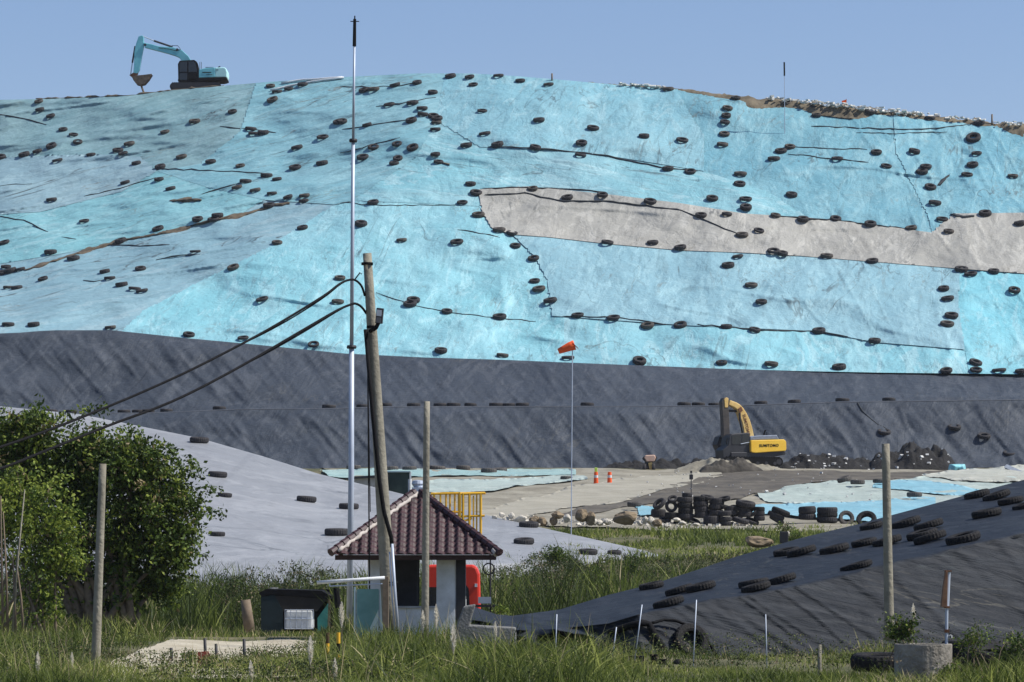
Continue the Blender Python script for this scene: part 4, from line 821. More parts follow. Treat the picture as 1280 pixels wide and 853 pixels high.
# --- rocks
def rock(px, py, wpx, hpx, Y, m, label, group, seed):
    rnd = random.Random(seed); bm = bmesh.new(); bmesh.ops.create_icosphere(bm, subdivisions=3, radius=.5)
    ax = [Vector((rnd.uniform(-1, 1), rnd.uniform(-1, 1), rnd.uniform(-1, 1))).normalized() for _ in range(9)]; cut = [rnd.uniform(.30, .44) for _ in ax]
    for v in bm.verts:
        for a, c in zip(ax, cut):
            d = v.co.dot(a)
            if d > c: v.co -= a*(d-c)
        v.co *= 1+.06*rnd.uniform(-1, 1)
    me = bpy.data.meshes.new('rock'); bm.to_mesh(me); bm.free(); me.materials.append(m); o = bpy.data.objects.new('rock', me); COL.objects.link(o)
    k = Y/F; o.scale = (wpx*k*1.15, wpx*k*.9, hpx*k*1.25); o.rotation_euler = (0, 0, rnd.uniform(0, 6)); o.rotation_euler = (0, 0, 0); o.location = P(px, py, Y); tag(o, label, 'rock', group); return o
RK = [(618,647,6,5),(627,644,7,6),(632,649,8,6),(639,645,8,7),(645,651,7,5),(651,648,13,7),(656,652,8,5),(672,656,6,4),(708,648,10,9),(742,652,9,8),(750,654,8,6),(759,653,10,7),(800,654,8,6),(806,650,7,8),(813,651,9,9),(817,656,7,5),(846,650,9,5),(853,654,9,5),(833,658,7,4),(870,656,8,4)]
for i, (px, py, w, h_) in enumerate(RK):
    rock(px, py, w, h_, 168-(3 if px < 700 else 0), M['stone'], 'pale rubble rock, %s from the yellow cage along the road edge' % ORD[i], 'pale rocks along the road edge', i)
for i, (px, py, w, h_, l) in enumerate([(668,650,12,11,'dark brown boulder leaning like a slab beside the tyre'),(678,652,12,10,'brown boulder wedged beside the leaning slab'),(692,651,9,10,'mottled narrow boulder before the windsock pole'),(697,644,14,8,'flat brown boulder behind the narrow one'),(728,645,16,14,'large tan boulder just behind the windsock pole'),(738,648,12,15,'tall tan boulder touching the large one'),(782,648,30,16,'largest brown boulder, square, alone beside the tyre'),(948,677,34,13,'low tan boulder sunk in the grass below the stacks'),(822,654,12,8,'small brown boulder in front of the first stack')]):
    rock(px, py, w, h_, 166 if i < 7 or i == 8 else 150, M['brownstone'], l, 'brown boulders along the road edge', 50+i)
b = MB(); rnd = random.Random(21)
for i in range(420):
    px = rnd.uniform(614, 672) if i < 60 else rnd.uniform(690, 940); py = rnd.gauss(656, 3) if i >= 60 else rnd.gauss(651, 2)
    s_ = rnd.uniform(.04, .16); p = gpt(px, py, .12)
    b.box((0, 0, 0), (s_*1.4, s_, s_), Matrix.Translation(p)@Matrix.Rotation(rnd.uniform(0, 3), 4, 'Z')@Matrix.Rotation(rnd.uniform(0, 1), 4, 'X'))
tag(b.build('rubble', M['stone']), 'small pale rubble spilled along the road edge', 'rubble', kind='stuff')
r = rock(985, 668, 5, 6, 150, M['stone'], 'white capped block of broken concrete in the grass below the stacks', None, 90)
b = MB(); p = P(980, 672, 149.5); b.box((p.x, p.y, p.z), (.38, .4, .55)); tag(b.build('bollard', M['darksteel'], bevel=.04), 'small dark block post in the grass below the stacks', 'block')
# ================================================================ GUARD HUT
HC = P(522, 690, 80.0); HC.z = 0.0
hut = empty('guard_hut', HC); tag(hut, 'small guard hut with a hipped dark red tiled roof and open windows', 'guard hut')
E = 2.06; z0 = 2.02; z1 = 3.60         # eave half width, eave height, apex height
def roof_face(ang):
    nu, nvv = 200, 132; V = []; cols = 17.5; courses = 13.0
    for j in range(nvv):
        v = j/(nvv-1)
        for i in range(nu):
            u = (i/(nu-1)*2-1)*E; lim = E*(1-v); x = max(-lim, min(lim, u))
            t = (v*courses) % 1.0
            ph = (x/(2*E)+.5)*cols*2*math.pi
            wv = (math.sin(ph)+.35*math.sin(2*ph+.6))*.028*(1 if lim > .02 else 0)
            stp = (1-t)*.045
            y = -E*(1-v); z = z0+(z1-z0)*v
            n = Vector((0, -(z1-z0), E)).normalized(); d = wv+stp
            V.append((x, y+n.y*d, z+n.z*d))
    R = Matrix.Rotation(ang, 3, 'Z'); V = [tuple(R @ Vector(p)) for p in V]
    fq = grid_faces(nu, nvv); A = np.array(V); P0 = A[fq]; area = np.linalg.norm(np.cross(P0[:, 1]-P0[:, 0], P0[:, 3]-P0[:, 0]), axis=1)+np.linalg.norm(np.cross(P0[:, 1]-P0[:, 2], P0[:, 3]-P0[:, 2]), axis=1)
    fq = fq[area > 1e-7]; u_, inv = np.unique(fq, return_inverse=True)
    o = np_mesh('roof', A[u_], inv.reshape(-1, 4), M['tile']); o.parent = hut; return o
roofs = [roof_face(k*math.pi/2) for k in range(4)]
for o in roofs: o['label'] = 'dark red tiled roof slope'
for k in range(4):
    sx, sy = ((-1, -1), (1, -1), (1, 1), (-1, 1))[k]
    a = Vector((sx*E, sy*E, z0)); b_ = Vector((0, 0, z1)); mb = MB(); n = 15
    for i in range(n):
        p = a.lerp(b_, i/n)+Vector((0, 0, .06)); q2 = a.lerp(b_, (i+1.12)/n)+Vector((0, 0, .06)); mb.tube([p, q2], [.105, .08], 8)
    mb.build('ridge_tile', M['tile'], hut, smooth=False)
    if k == 0:
        mb = MB(); pts = [a.lerp(b_, .03+.95*i/40)+Vector((.12+.02*math.sin(i*2.1), -.015, .045+.015*math.sin(i*1.3))) for i in range(41)]
        mb.tube(pts, [.035+.028*abs(math.sin(i*1.9+.5))*(1 if i % 7 else .3) for i in range(41)], 6); mb.build('mortar', M['mortar'], hut, smooth=True)
mb = MB(); mb.tube([(1.93, -1.93, 2.14), (2.0, -2.03, 2.06)], [.10, .10], 10); mb.build('ridge_cap', M['mortar'], hut)
mb = MB(); mb.box((0, 0, 3.64), (.28, .28, .14)); mb.tube([(.02, 0, 3.68), (.02, 0, 3.83)], [.12, .09], 10); mb.lathe([(0, 3.9), (.13, 3.88), (.15, 3.80), (.10, 3.72)], 12); mb.build('roof_finial', M['steel'], hut)
mb = MB(); mb.tube([(-.2, .2, 3.4), (-.2, .2, 3.92)], .045, 8); mb.build('vent_pipe', M['white'], hut)
mb = MB()
for (c, d) in (((0, -1.94, 1.96), (3.9, .04, .12)), ((0, 1.94, 1.96), (3.9, .04, .12)), ((-1.94, 0, 1.96), (.04, 3.84, .12)), ((1.94, 0, 1.96), (.04, 3.84, .12))): mb.box(c, d)
mb.build('fascia', mat('dark_timber', (.05, .025, .02), .8), hut)
mb = MB(); mb.box((0, 0, 2.05), (3.84, 3.84, .04)); mb.build('ceiling', mat('soffit', (.12, .11, .1), .9), hut)
W = 1.2
for (x0, x1, y, nm) in ((-1.19, -.86, -W, 0), (.50, .96, -W, 0), (-1.19, -.86, W, 0), (.86, 1.19, W, 0)):
    mb = MB(); mb.box(((x0+x1)/2, y, 1.0), (x1-x0, .18, 2.0)); mb.build('column', M['white'], hut, bevel=.008)
mb = MB(); mb.box((1.10, -W+.02, 1.0), (.24, .2, 2.0)); mb.build('column', M['darksteel'], hut, bevel=.008).__setitem__('label', 'corner post coloured dark for its shade')  # shade on this post is put into its dark colour
mb = MB(); mb.box((-.18, -W, .36), (1.34, .12, .72)); mb.build('half_wall', M['white'], hut)
mb = MB(); mb.box((-.18, -W-.02, .74), (1.36, .2, .05)); mb.build('sill', mat('sill_grey', (.35, .36, .37), .7), hut)
mb = MB(); mb.box((-.66, -W+.03, 1.38), (.03, .05, 1.24)); mb.box((.02, -W+.03, 1.38), (.03, .05, 1.24)); mb.box((-.18, -W+.03, 1.97), (1.34, .05, .04)); mb.build('window_frame', M['darksteel'], hut)
mb = MB(); mb.box((-.42, W, 1.0), (.86, .1, 2.0)); mb.build('back_wall', mat('interior_shade_board', (.05, .05, .055), .8), hut)  # dark panel painted to stand for the dim hut interior
mb = MB(); mb.box((0.45, W, .36), (.85, .1, .72)); mb.build('half_wall', M['white'], hut)
for sx in (-1, 1): mb = MB(); mb.box((sx*1.15, 0, .45), (.1, 2.2, .9)); mb.build('half_wall', M['white'], hut)
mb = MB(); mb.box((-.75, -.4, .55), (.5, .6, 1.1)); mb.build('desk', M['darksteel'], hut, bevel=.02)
# teal gate leaf beside the hut, its diagonal shadow painted on
p = P(459, 690, 77.4); r = empty('metal_gate', (p.x, p.y, 0)); tag(r, 'grey blue metal gate leaf with painted teal shadow, beside the guard hut', 'gate')
mb = MB(); mb.box((.02, 0, .58), (.56, .05, 1.2)); mb.build('panel', M['greybluepaint'], r); mb = MB(); mb.prism([(-.24, -.02), (-.06, -.02), (.28, .72), (.28, 1.2), (-.24, 1.2)], -.035, -.028); mb.build('panel', M['teal'], r).__setitem__('label', 'diagonal shadow painted on the gate panel in darker teal')  # second panel is the cast shadow, painted as a darker overlay
for x in (-.30, .34): mb = MB(); mb.box((x, 0, .6), (.05, .06, 1.3)); mb.build('post', M['greybluepaint'], r)
# barrier arm
a = P(396, 728.5, 75.5); c = P(481, 722.5, 75.5); r = empty('boom_barrier', c); tag(r, 'white boom barrier arm with a thin strut beside the leaning pole', 'barrier')
mb = MB(); mb.tube([a-c, (0, 0, 0)], .042, 8); mb.build('arm', M['white'], r, smooth=True)
mb = MB(); q1 = P(412, 733, 75.5)-c; q2 = P(478, 730, 75.5)-c; mb.tube([q1, q2], .018, 6); mb.tube([q1, q1+Vector((0, 0, .09))], .018, 6); mb.build('strut', M['steel'], r)
mb = MB(); mb.box((.02, .06, -.72), (.14, .14, 1.5)); mb.build('stand', M['wood'], r, bevel=.01)
# red truck behind the hut
p = P(568, 755, 87.0); r = empty('truck', (p.x, p.y, -.3)); tag(r, 'red truck parked behind the guard hut, rounded cab corner showing', 'truck')
K = 87/F
mb = MB(); mb.prism([(-.80, .55), (-.80, 1.97), (-.7, 2.05), (.50, 2.05), (.62, 1.99), (.69, 1.80), (.72, .55)], -.9, .9); tb = mb.build('cab', M['redpaint'], r, bevel=.07)
mb = MB(); mb.prism([(-.05, .82), (-.02, 1.45), (.10, 1.54), (.30, 1.54), (.40, 1.42), (.44, .82)], -.925, -.902); mb.build('window', M['glass'], tb)
mb = MB(); mb.prism([(-.75, .9), (-.75, 1.45), (-.22, 1.45), (-.22, .9)], -.925, -.902); mb.build('windscreen', M['glass'], tb)
mb = MB(); mb.box((.60, -.92, 1.5), (.07, .04, .09)); mb.build('lamp', M['white'], tb)
mb = MB(); mb.box((0, 0, .5), (1.5, 1.7, .25)); mb.build('chassis', M['darksteel'], r)
for x in (-.6, .35):
    for y in (-.8, .8):
        Mx = Matrix.Translation((x, y, .42))@Matrix.Rotation(math.pi/2, 4, 'X'); mb = MB(); mb.lathe([(.22, -.12), (.40, -.13), (.43, 0), (.40, .13), (.22, .12)], 20, True, Mx); w_ = mb.build('wheel', M['rubber'], r); mb = MB(); mb.lathe([(0, -.08), (.22, -.1), (.22, .1), (0, .08)], 14, False, Mx); mb.build('rim', M['steel'], w_)
# sign post with round mirror and small box right of the hut
p = P(612, 690, 84); r = empty('mirror_post', (p.x, p.y, .5)); tag(r, 'thin dark post with a round mirror and small grey sign beside the red truck', 'mirror post')
mb = MB(); mb.tube([(.02, 0, -.6), (.02, 0, 1.6)], .025, 6); mb.build('post', M['darksteel'], r); mb = MB(); mb.lathe([(.13, -.015), (.165, -.015), (.165, .015), (.13, .015)], 18, True, Matrix.Translation((-.02, -.05, 1.15))@Matrix.Rotation(math.pi/2, 4, 'X')); mb.build('mirror', M['darksteel'], r)
mb = MB(); mb.box((-.13, -.05, .33), (.34, .04, .17)); mb.build('sign_panel', M['steel'], r); mb = MB(); mb.box((-.05, -.02, .18), (.65, .2, .06)); mb.build('shelf', M['darksteel'], r)
# concrete apron and dark frame at the foot of the black liner
mb = MB(); c = P(606, 797, 63.5); mb.prism([(-.62, -.5), (-.56, .25), (-.42, .62), (-.18, .66), (-.30, .25), (.62, .20), (.64, -.5)], -.3, .3); o = mb.build('concrete_block', mat('grey_concrete', (.12, .12, .115), .9, scale=2, col2=(.22, .22, .21), bump=.4), bevel=.03, loc=c); tag(o, 'low broken concrete block at the liner end beside the guard hut', 'block')
# yellow railing cage
p = P(573, 680, 98); K = 98/F; r = empty('railing_cage', p); tag(r, 'yellow tubular railing cage rising behind the hut roof', 'railing')
X = lambda px: (px-573)*K; Zz = lambda py: (680-py)*K
back = [(542, 616, 650), (550, 617, 650), (557, 616, 650), (562, 617, 650), (568, 616, 650), (573, 616, 665)]; 
for i, (px, pt, pb) in enumerate(back): mb = MB(); mb.tube([(X(px), .55, Zz(pb)), (X(px), .55, Zz(pt))], .03, 8); mb.build('post', M['rail'], r)
for i, (px, pt, pb, rr) in enumerate([(575, 616, 672, .05), (579, 617, 672, .05), (587, 617, 672, .05), (592, 620, 674, .03), (596, 618, 674, .03), (601, 617, 675, .05)]): mb = MB(); mb.tube([(X(px), -.3, Zz(pb)), (X(px), -.3, Zz(pt))], rr*.8, 8); mb.build('post', M['rail'], r)
for (a, c, y) in (((538, 617), (606, 616), .55), ((575, 618), (606, 617), -.3), ((572, 646), (606, 645), -.3), ((548, 639), (579, 640), .55), ((598, 674.5), (606, 674.5), -.3), ((572, 655), (590, 648), -.3)): mb = MB(); mb.tube([(X(a[0]), y, Zz(a[1])), (X(c[0]), y, Zz(c[1]))], .035, 8); mb.build('rail', M['rail'], r)
for px in (575, 606): mb = MB(); mb.tube([(X(px), .55, Zz(616.5)), (X(px), -.3, Zz(617.5))], .03, 8); mb.build('rail', M['rail'], r)
mb = MB(); mb.box((X(588), .1, Zz(676)), (.9, .9, .06)); mb.build('platform', M['rail'], r)
# container and fence behind the grey liner
Yk = 206.0; K = Yk/F; p = P(493, 626, Yk); p.z -= .3; r = empty('container', p); tag(r, 'dark green corrugated container behind the grey liner', 'container')
mb = MB(); n = 40; pr = []
x0, x1, hh = (481-493)*K-.6, (513-493)*K, (626-591)*K+.3
for k in range(n*4):
    u = k/(n*4-1); x = x0+(x1-x0)*u; pr.append((x, -1.2+(.04 if (k//2) % 2 else 0)))
V = [(x, y, 0) for x, y in pr]+[(x, y, hh) for x, y in pr]; m_ = len(pr); mb.add(V, [(i, i+1, m_+i+1, m_+i) for i in range(m_-1)]); mb.box(((x0+x1)/2, .1, hh/2), (x1-x0-.02, 2.4, hh-.04)); mb.build('wall', mat('dark_green_paint', (.035, .07, .065), .6, scale=1.5, col2=(.07, .11, .10)), r)
mb = MB(); mb.box(((x0+x1)/2, -.05, hh+.03), (x1-x0+.1, 2.7, .08)); mb.build('roof', M['greybluepaint'], r); mb = MB(); mb.box((x1+.04, -1.2, hh/2), (.1, .1, hh)); mb.build('corner_post', M['white'], r)
p = P(455, 607, 204.0); r = empty('block_wall', p); tag(r, 'low grey block wall with a dark coping beside the green container', 'wall')
K = 204/F; mb = MB(); mb.prism([((440-455)*K, -.8), ((440-455)*K, (607-599)*K), ((484-455)*K, (607-596)*K), ((484-455)*K, -1.2)], -.15, .15); mb.build('wall', M['concrete'], r); mb = MB(); mb.prism([((427-455)*K, (607-601)*K), ((440-455)*K, (607-596)*K), ((486-455)*K, (607-593.5)*K), ((486-455)*K, (607-596.5)*K), ((440-455)*K, (607-599)*K)], -.3, .3); mb.build('coping', M['darksteel'], r)
# ================================================================ POLES AND CABLES
def pole(px0, py0, px1, py1, Y, r0, r1, label, name='utility_pole', zb=None):
    a = P(px0, py0, Y); c = P(px1, py1, Y); r = empty(name, a); tag(r, label, 'pole'); d = c-a; mb = MB()
    mb.tube([d*t for t in np.linspace(0, 1, 10)], [r0+(r1-r0)*t for t in np.linspace(0, 1, 10)], 18); mb.build('shaft', M['pole'], r, smooth=True); return r, a
r, a0 = pole(490, 812, 459, 317, 77.0, .20, .105, 'tall leaning concrete pole with cables and a floodlight, in front of the hut roof')
q = lambda px, py, Y=77.0: P(px, py, Y)-a0
for (px, py) in ((459, 330), (465.5, 409)):
    mb = MB(); mb.lathe([(.11, -.03), (.142, -.03), (.142, .03), (.11, .03)], 18, True, Matrix.Translation(q(px, py))); mb.tube([q(px-6, py, 76.9), q(px+7, py, 76.9)], .02, 6); mb.build('clamp', M['black'], r)
mb = MB(); mb.tube([q(452, 343), q(450, 341), q(444, 349)], .018, 6); mb.build('hook', M['darksteel'], r)
fl = MB(); Rr = Matrix.Translation(q(474.5, 395, 76.6))@Matrix.Rotation(math.radians(8), 4, 'Y')@Matrix.Rotation(math.radians(-18), 4, 'Z')@Matrix.Rotation(math.radians(8), 4, 'X'); fl.box((0, 0, 0), (.17, .09, .37), Rr); f_ = fl.build('floodlight', M['darksteel'], r, bevel=.012)
mb = MB(); mb.box((0, -.048, .07), (.125, .012, .15), Rr); mb.build('lens', mat('lamp_lens', (.6, .63, .68), .3), f_); mb = MB(); mb.box((0, -.048, -.10), (.125, .012, .13), Rr); mb.build('reflector', M['grey'], f_)
mb = MB(); mb.tube([q(463, 414, 76.85), q(470, 410, 76.6), q(473, 404, 76.62)], .05, 8); mb.build('bracket', M['black'], r)
mb = MB(); mb.tube([q(457, 412, 76.85), q(466, 520, 76.8), q(474, 600, 76.78), q(480, 640, 76.75), q(489, 672, 76.72), q(490, 684, 76.72)], .05, 8); mb.build('cable', M['black'], r, smooth=True)
mb = MB(); mb.tube([q(490, 680, 76.7), q(494, 745, 76.68), q(500, 815, 76.65)], .038, 10); mb.tube([q(487, 690, 76.7), q(490, 745, 76.68), q(496, 815, 76.65)], .02, 8); mb.build('conduit', M['steel'], r, smooth=True)
mb = MB(); mb.lathe([(.185, -.015), (.2, -.015), (.2, .015), (.185, .015)], 18, True, Matrix.Translation(q(487.5, 728))); mb.build('strap', M['black'], r)
pole(531, 812, 533.5, 502, 71.0, .088, .068, 'short straight concrete pole without cables, in front of the hut')
pole(119, 846, 128.5, 580, 55.0, .082, .062, 'pale concrete pole standing in front of the tree crown')
pole(1112, 800, 1107, 555, 59.0, .092, .072, 'lone concrete pole in front of the near black mound')
# mast
Ya = 95.0; base = P(437, 790, Ya); r = empty('steel_mast', base); tag(r, 'very tall thin steel mast with a dark antenna tip', 'mast'); q = lambda px, py: P(px, py, Ya)-base
mb = MB(); mb.tube([q(436.5, 790), q(439, 600), q(439.5, 434)], [.09, .085, .075], 12); mb.build('lower_tube', M['steel'], r, smooth=True)
mb = MB(); mb.tube([q(439.5, 434), q(441.5, 176)], [.06, .055], 10); mb.build('middle_tube', M['steel'], r, smooth=True); mb = MB(); mb.tube([q(441.5, 176), q(443, 57)], [.04, .035], 10); mb.build('upper_tube', M['steel'], r, smooth=True)
for (px, py, w) in ((439.5, 434, .13), (441.5, 176, .11)): mb = MB(); mb.lathe([(0, -.06), (w, -.05), (w*1.15, 0), (w, .05), (0, .06)], 14, False, Matrix.Translation(q(px, py))); mb.build('collar', M['darksteel'], r)
mb = MB(); mb.tube([q(443, 58), q(443.4, 24)], [.055, .045], 8); mb.build('antenna', M['black'], r); mb = MB(); mb.tube([q(438, 27), q(449, 27)], .015, 5); mb.tube([q(443.4, 24), q(443.5, 20)], .02, 5); mb.build('antenna_cross', M['black'], r)
mb = MB(); mb.tube([q(463, 640), q(459, 410)], .012, 5); tag(mb.build('guy_wire', M['black'], loc=base), 'thin dark wire hanging beside the leaning pole', 'wire')
mb = MB(); mb.tube([P(462, 740, 77.5), P(459.5, 430, 77.5)], .018, 5); tag(mb.build('hanging_cable', M['black']), 'dark cable hanging straight down from the leaning pole past the hut roof', 'cable')
def cable(pts, r, label):
    n = len(pts); out = []
    for i in range(n-1):
        for k in range(8):
            t = k/8; p0 = pts[max(i-1, 0)]; p1 = pts[i]; p2 = pts[i+1]; p3 = pts[min(i+2, n-1)]
            f = lambda a, b, c, d: .5*((2*b)+(-a+c)*t+(2*a-5*b+4*c-d)*t*t+(-a+3*b-3*c+d)*t**3)
            out.append((f(p0[0], p1[0], p2[0], p3[0]), f(p0[1], p1[1], p2[1], p3[1])))
    out.append(pts[-1]); mb = MB()
    mb.tube([P(x, y, 77+(x-458)/458.0*14) for x, y in out], r, 7)
    mb.tube([P(x, y+(3 if 300 < x < 440 else 1.0)*math.sin(max(0, min(1, (440-x)/140))*math.pi), 77.05+(x-458)/458.0*14) for x, y in out], r*.6, 6); tag(mb.build('overhead_cable', M['black'], smooth=True), label, 'cable')
cable([(456, 370), (452, 358), (445, 351), (437, 350), (425, 355), (400, 373), (330, 415), (250, 457), (190, 485), (136, 508), (68, 535), (0, 559), (-120, 596)], .028, 'upper overhead cable slanting down from the leaning pole to the tree')
cable([(458, 392), (452, 384), (445, 380), (438, 381), (420, 389), (380, 412), (292, 463), (215, 502), (136, 532), (51, 566), (0, 586), (-120, 626)], .03, 'lower overhead cable slanting down from the leaning pole into the tree')
# ================================================================ SHED WITH TANK
Ys = 110.0; K = Ys/F; base = P(372, 790, Ys); r = empty('shed', base); tag(r, 'dark open shed with a sagging black roof sheet and teal sides', 'shed')
X = lambda px: (px-372)*K; Zz = lambda py: (790-py)*K
mb = MB(); mb.prism([(X(326), Zz(741)), (X(336), Zz(736)), (X(404), Zz(738)), (X(416), Zz(745)), (X(414), Zz(749)), (X(345), Zz(743)), (X(330), Zz(746))], -1.0, 1.1); mb.build('roof_sheet', M['black'], r, bevel=.01)
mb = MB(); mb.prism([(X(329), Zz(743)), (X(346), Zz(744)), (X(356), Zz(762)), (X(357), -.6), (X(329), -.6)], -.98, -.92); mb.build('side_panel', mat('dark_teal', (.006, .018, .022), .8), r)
mb = MB(); mb.prism([(X(346), Zz(744)), (X(414), Zz(748)), (X(408), Zz(752)), (X(398), Zz(764)), (X(356), Zz(764))], -.97, -.93); mb.build('front_sheet', mat('brown_black', (.022, .02, .018), .9), r)
mb = MB(); mb.prism([(X(399), -.6), (X(399), Zz(772)), (X(412), Zz(754)), (X(410), -.6)], -.96, -.9); mb.build('side_panel', mat('bright_teal', (.04, .22, .19), .6), r)
mb = MB(); mb.box((X(372), 1.0, .5), (2.3, .06, 1.9)); mb.build('back_wall', M['black'], r)
for px in (331, 413): mb = MB(); mb.box((X(px), -.85, .35), (.08, .08, 1.9)); mb.build('post', M['wood'], r)
mb = MB(); mb.box((X(345), -.8, Zz(735)), (.25, .15, .05)); mb.build('board', M['concrete'], r)
p = P(375, 790, Ys-.55); t_ = empty('water_tank', p); tag(t_, 'white cube water tank in a wire cage inside the dark shed', 'tank')
mb = MB(); mb.box((0, 0, .42), (.92, .9, .66)); mb.build('tank', M['white'], t_, bevel=.06); mb = MB()
for k in range(6): x = -.48+.96*k/5; mb.tube([(x, -.48, .1), (x, -.48, .78)], .012, 5)
for z in (.12, .45, .76): mb.tube([(-.48, -.48, z), (.48, -.48, z)], .012, 5)
mb.build('cage', M['steel'], t_); mb = MB(); mb.box((0, 0, -.1), (1, 1, .12)); mb.build('pallet', M['wood'], t_)
mb = MB(); mb.tube([P(420, 735, 105), P(423, 760, 105)], .1, 8); tag(mb.build('lamp_box', M['black']), 'dark lantern box hanging between the shed and the barrier arm', 'lamp')
# concrete stump and grey post at the left of the shed
mb = MB(); mb.tube([P(312, 790, 104), P(307, 750, 104)], [.19, .16], 10); tag(mb.build('tree_stump', M['wood'], smooth=True), 'broken grey stump standing beside the dark shed', 'stump')
# posts along the path
for (px, pt, pb, Y, l) in ((215, 810, 826, 60, 'low dark stake nearest the pale concrete pole'), (257, 798, 822, 58, 'dark stake behind the rusty plate'), (271, 805, 826, 60, 'low dark stake just past the rusty plate'), (306, 799, 832, 58, 'tall dark stake in the grass before the gravel')):
    rod('stake', px, pt, pb+8, Y, .028, M['darksteel'], l, 'stake', -1)
mb = MB(); c = P(255, 822, 57); mb.prism([(-.11, -.10), (-.11, .1), (.08, .11), (.11, .02), (.09, -.18)], -.02, .02); tag(mb.build('metal_plate', mat('rust_red', (.22, .04, .025), .8, scale=4, col2=(.34, .09, .06)), loc=c), 'rusty red plate standing against the stake at the gravel edge', 'plate')
for (px, l, k, Y) in ((409.5, 'black striped post with a dark top beside the gravel', 0, 58), (423, 'black and yellow striped post beside the gravel', 1, 57.5)):
    a = P(px, 845, Y); r = empty('striped_post', a); tag(r, l, 'post'); rr = .034; top = P(px, 791, Y)-a
    for i in range(4):
        z = top.z*(1-i/4); mb = MB(); mb.tube([(0, 0, z-top.z/4), (0, 0, z)], rr, 12); mb.build('band', (M['rail'] if (i % 2 == 0) == bool(k) else M['black']) if k or i else mat('brown_paint', (.06, .035, .01), .7), r)
# ================================================================ RIGHT FOREGROUND
Yb = 50.0; base = P(1154, 880, Yb); r = empty('concrete_ring', base); tag(r, 'weathered concrete well ring standing in the grass by the near mound', 'well ring')
R_ = 36*Yb/F; hh = (880-806)*Yb/F
mb = MB(); mb.lathe([(R_, -.4), (R_, hh), (R_*.99, hh+.012), (R_-.07, hh+.012), (R_-.08, hh), (R_-.08, -.4)], 48); mb.build('ring', mat('stained_concrete', (.11, .095, .075), .9, scale=2.2, bump=.5, bscale=14, col2=(.33, .31, .27)), r, smooth=False)
mb = MB(); mb.lathe([(0, hh-.10), (R_-.08, hh-.12)], 32); mb.build('fill', M['darksteel'], r)
base = P(1183, 808, 50.1); r = empty('meter_post', base); tag(r, 'thin steel post with a rusty flat box, beside the concrete ring', 'post'); q = lambda px, py: P(px, py, 50.1)-base
mb = MB(); mb.tube([q(1183, 822), q(1183.5, 758)], .024, 10); mb.build('post', M['steel'], r); mb = MB(); mb.tube([q(1183.5, 760), q(1185.5, 714)], .036, 10); mb.build('sleeve', M['steel'], r)
mb = MB(); mb.prism([((1176-1183)*.012525, (808-759)*.012525), ((1178.5-1183)*.012525, (808-735)*.012525), ((1181.5-1183)*.012525, (808-714)*.012525), ((1184-1183)*.012525, (808-714)*.012525), ((1183-1183)*.012525, (808-759)*.012525)], -.07, .07); mb.build('box', mat('rust_brown', (.12, .045, .02), .8, scale=6, col2=(.26, .15, .09)), r, bevel=.004)
for (px, py, d_) in ((1185, 714, (.1, .12, .02)), (1183.5, 759, (.09, .1, .03)), (1183.5, 789, (.07, .07, .05))): mb = MB(); mb.box(q(px, py), d_); mb.build('flange', M['rust'], r); mb = MB(); mb.lathe([(0, -.03), (.03, -.02), (.03, .02), (0, .03)], 10, False, Matrix.Translation(q(1188, 796))); mb.build('tap', M['white'], r)
rod('stake', 1024.5, 806, 860, 52, .032, M['pole'], 'short grey post in the grass below the near mound', 'stake')
for i, (px, py, Y, l, nrm, w) in enumerate([(1100, 828, 53, 'lying flat behind the concrete ring', (0, -.05, 1), 74), (1252, 826, 52, 'largest one under the bushes at the frame edge', (.06, -.12, 1), 100), (1216, 812, 54, 'half hidden under the bushes beside the concrete ring', (0, 0, 1), 80)]):
    p = P(px, py, Y); tyre(p, nrm, w*Y/F/1.06, 'worn black tyre in the foreground, '+l, 'tyres in the foreground bushes', T_wide, 0)
# pipe loops on the near mound
def near_off(px, py, d=.12): return P(px, py, float(Ynear(px, py))-d)
mb = MB(); mb.tube([near_off(x, y) for x, y in wob([(762, 791), (785, 783), (803, 779), (811, 780), (816, 790), (826, 806), (838, 822), (846, 836), (852, 852)], 3, .2, 1)], .07, 8); tag(mb.build('black_pipe', M['black'], smooth=True), 'thick black pipe bent over the near mound and down into the grass', 'pipe')
mb = MB(); mb.tube([near_off(x, y, .1) for x, y in wob([(818, 795), (830, 812), (842, 829)], 3, .2, 1)], .03, 8); tag(mb.build('black_hose', M['black'], smooth=True), 'thin black hose beside the thick bent pipe', 'hose')
mb = MB(); mb.tube([near_off(x, y, .15) for x, y in wob([(815, 779), (830, 775), (845, 776), (862, 783), (880, 795), (888, 806), (896, 822), (902, 836)], 3, .2, 1)], .03, 8); tag(mb.build('black_hose', M['black'], smooth=True), 'black hose looping behind the big tyre on the near mound', 'hose')
for (px, pt, pb, l) in ((764, 824, 842, 'nearest the hut'), (779, 824, 846, 'second from the hut'), (791, 822, 848, 'third from the hut'), (800, 822, 842, 'fourth from the hut'), (817, 820, 850, 'taller one beside the pipe'), (828, 826, 852, 'beside the pipe elbow')):
    mb = MB(); a = P(px, pb+6, 59.5); c = P(px+.5, pt, 59.5); mb.tube([a, c], [.075, .07], 9); mb.tube([c, c+Vector((0, 0, .03))], .085, 9); tag(mb.build('fence_post', M['black']), 'black stub post at the near mound foot, '+l, 'post', 'black stub posts')
mb = MB(); mb.tube([P(846, 830, 60), P(853, 836, 59.8), P(855, 856, 59.5)], [.10, .13, .13], 10); tag(mb.build('pipe_elbow', M['black'], smooth=True), 'black pipe elbow rising from the grass under the big tyre', 'pipe')
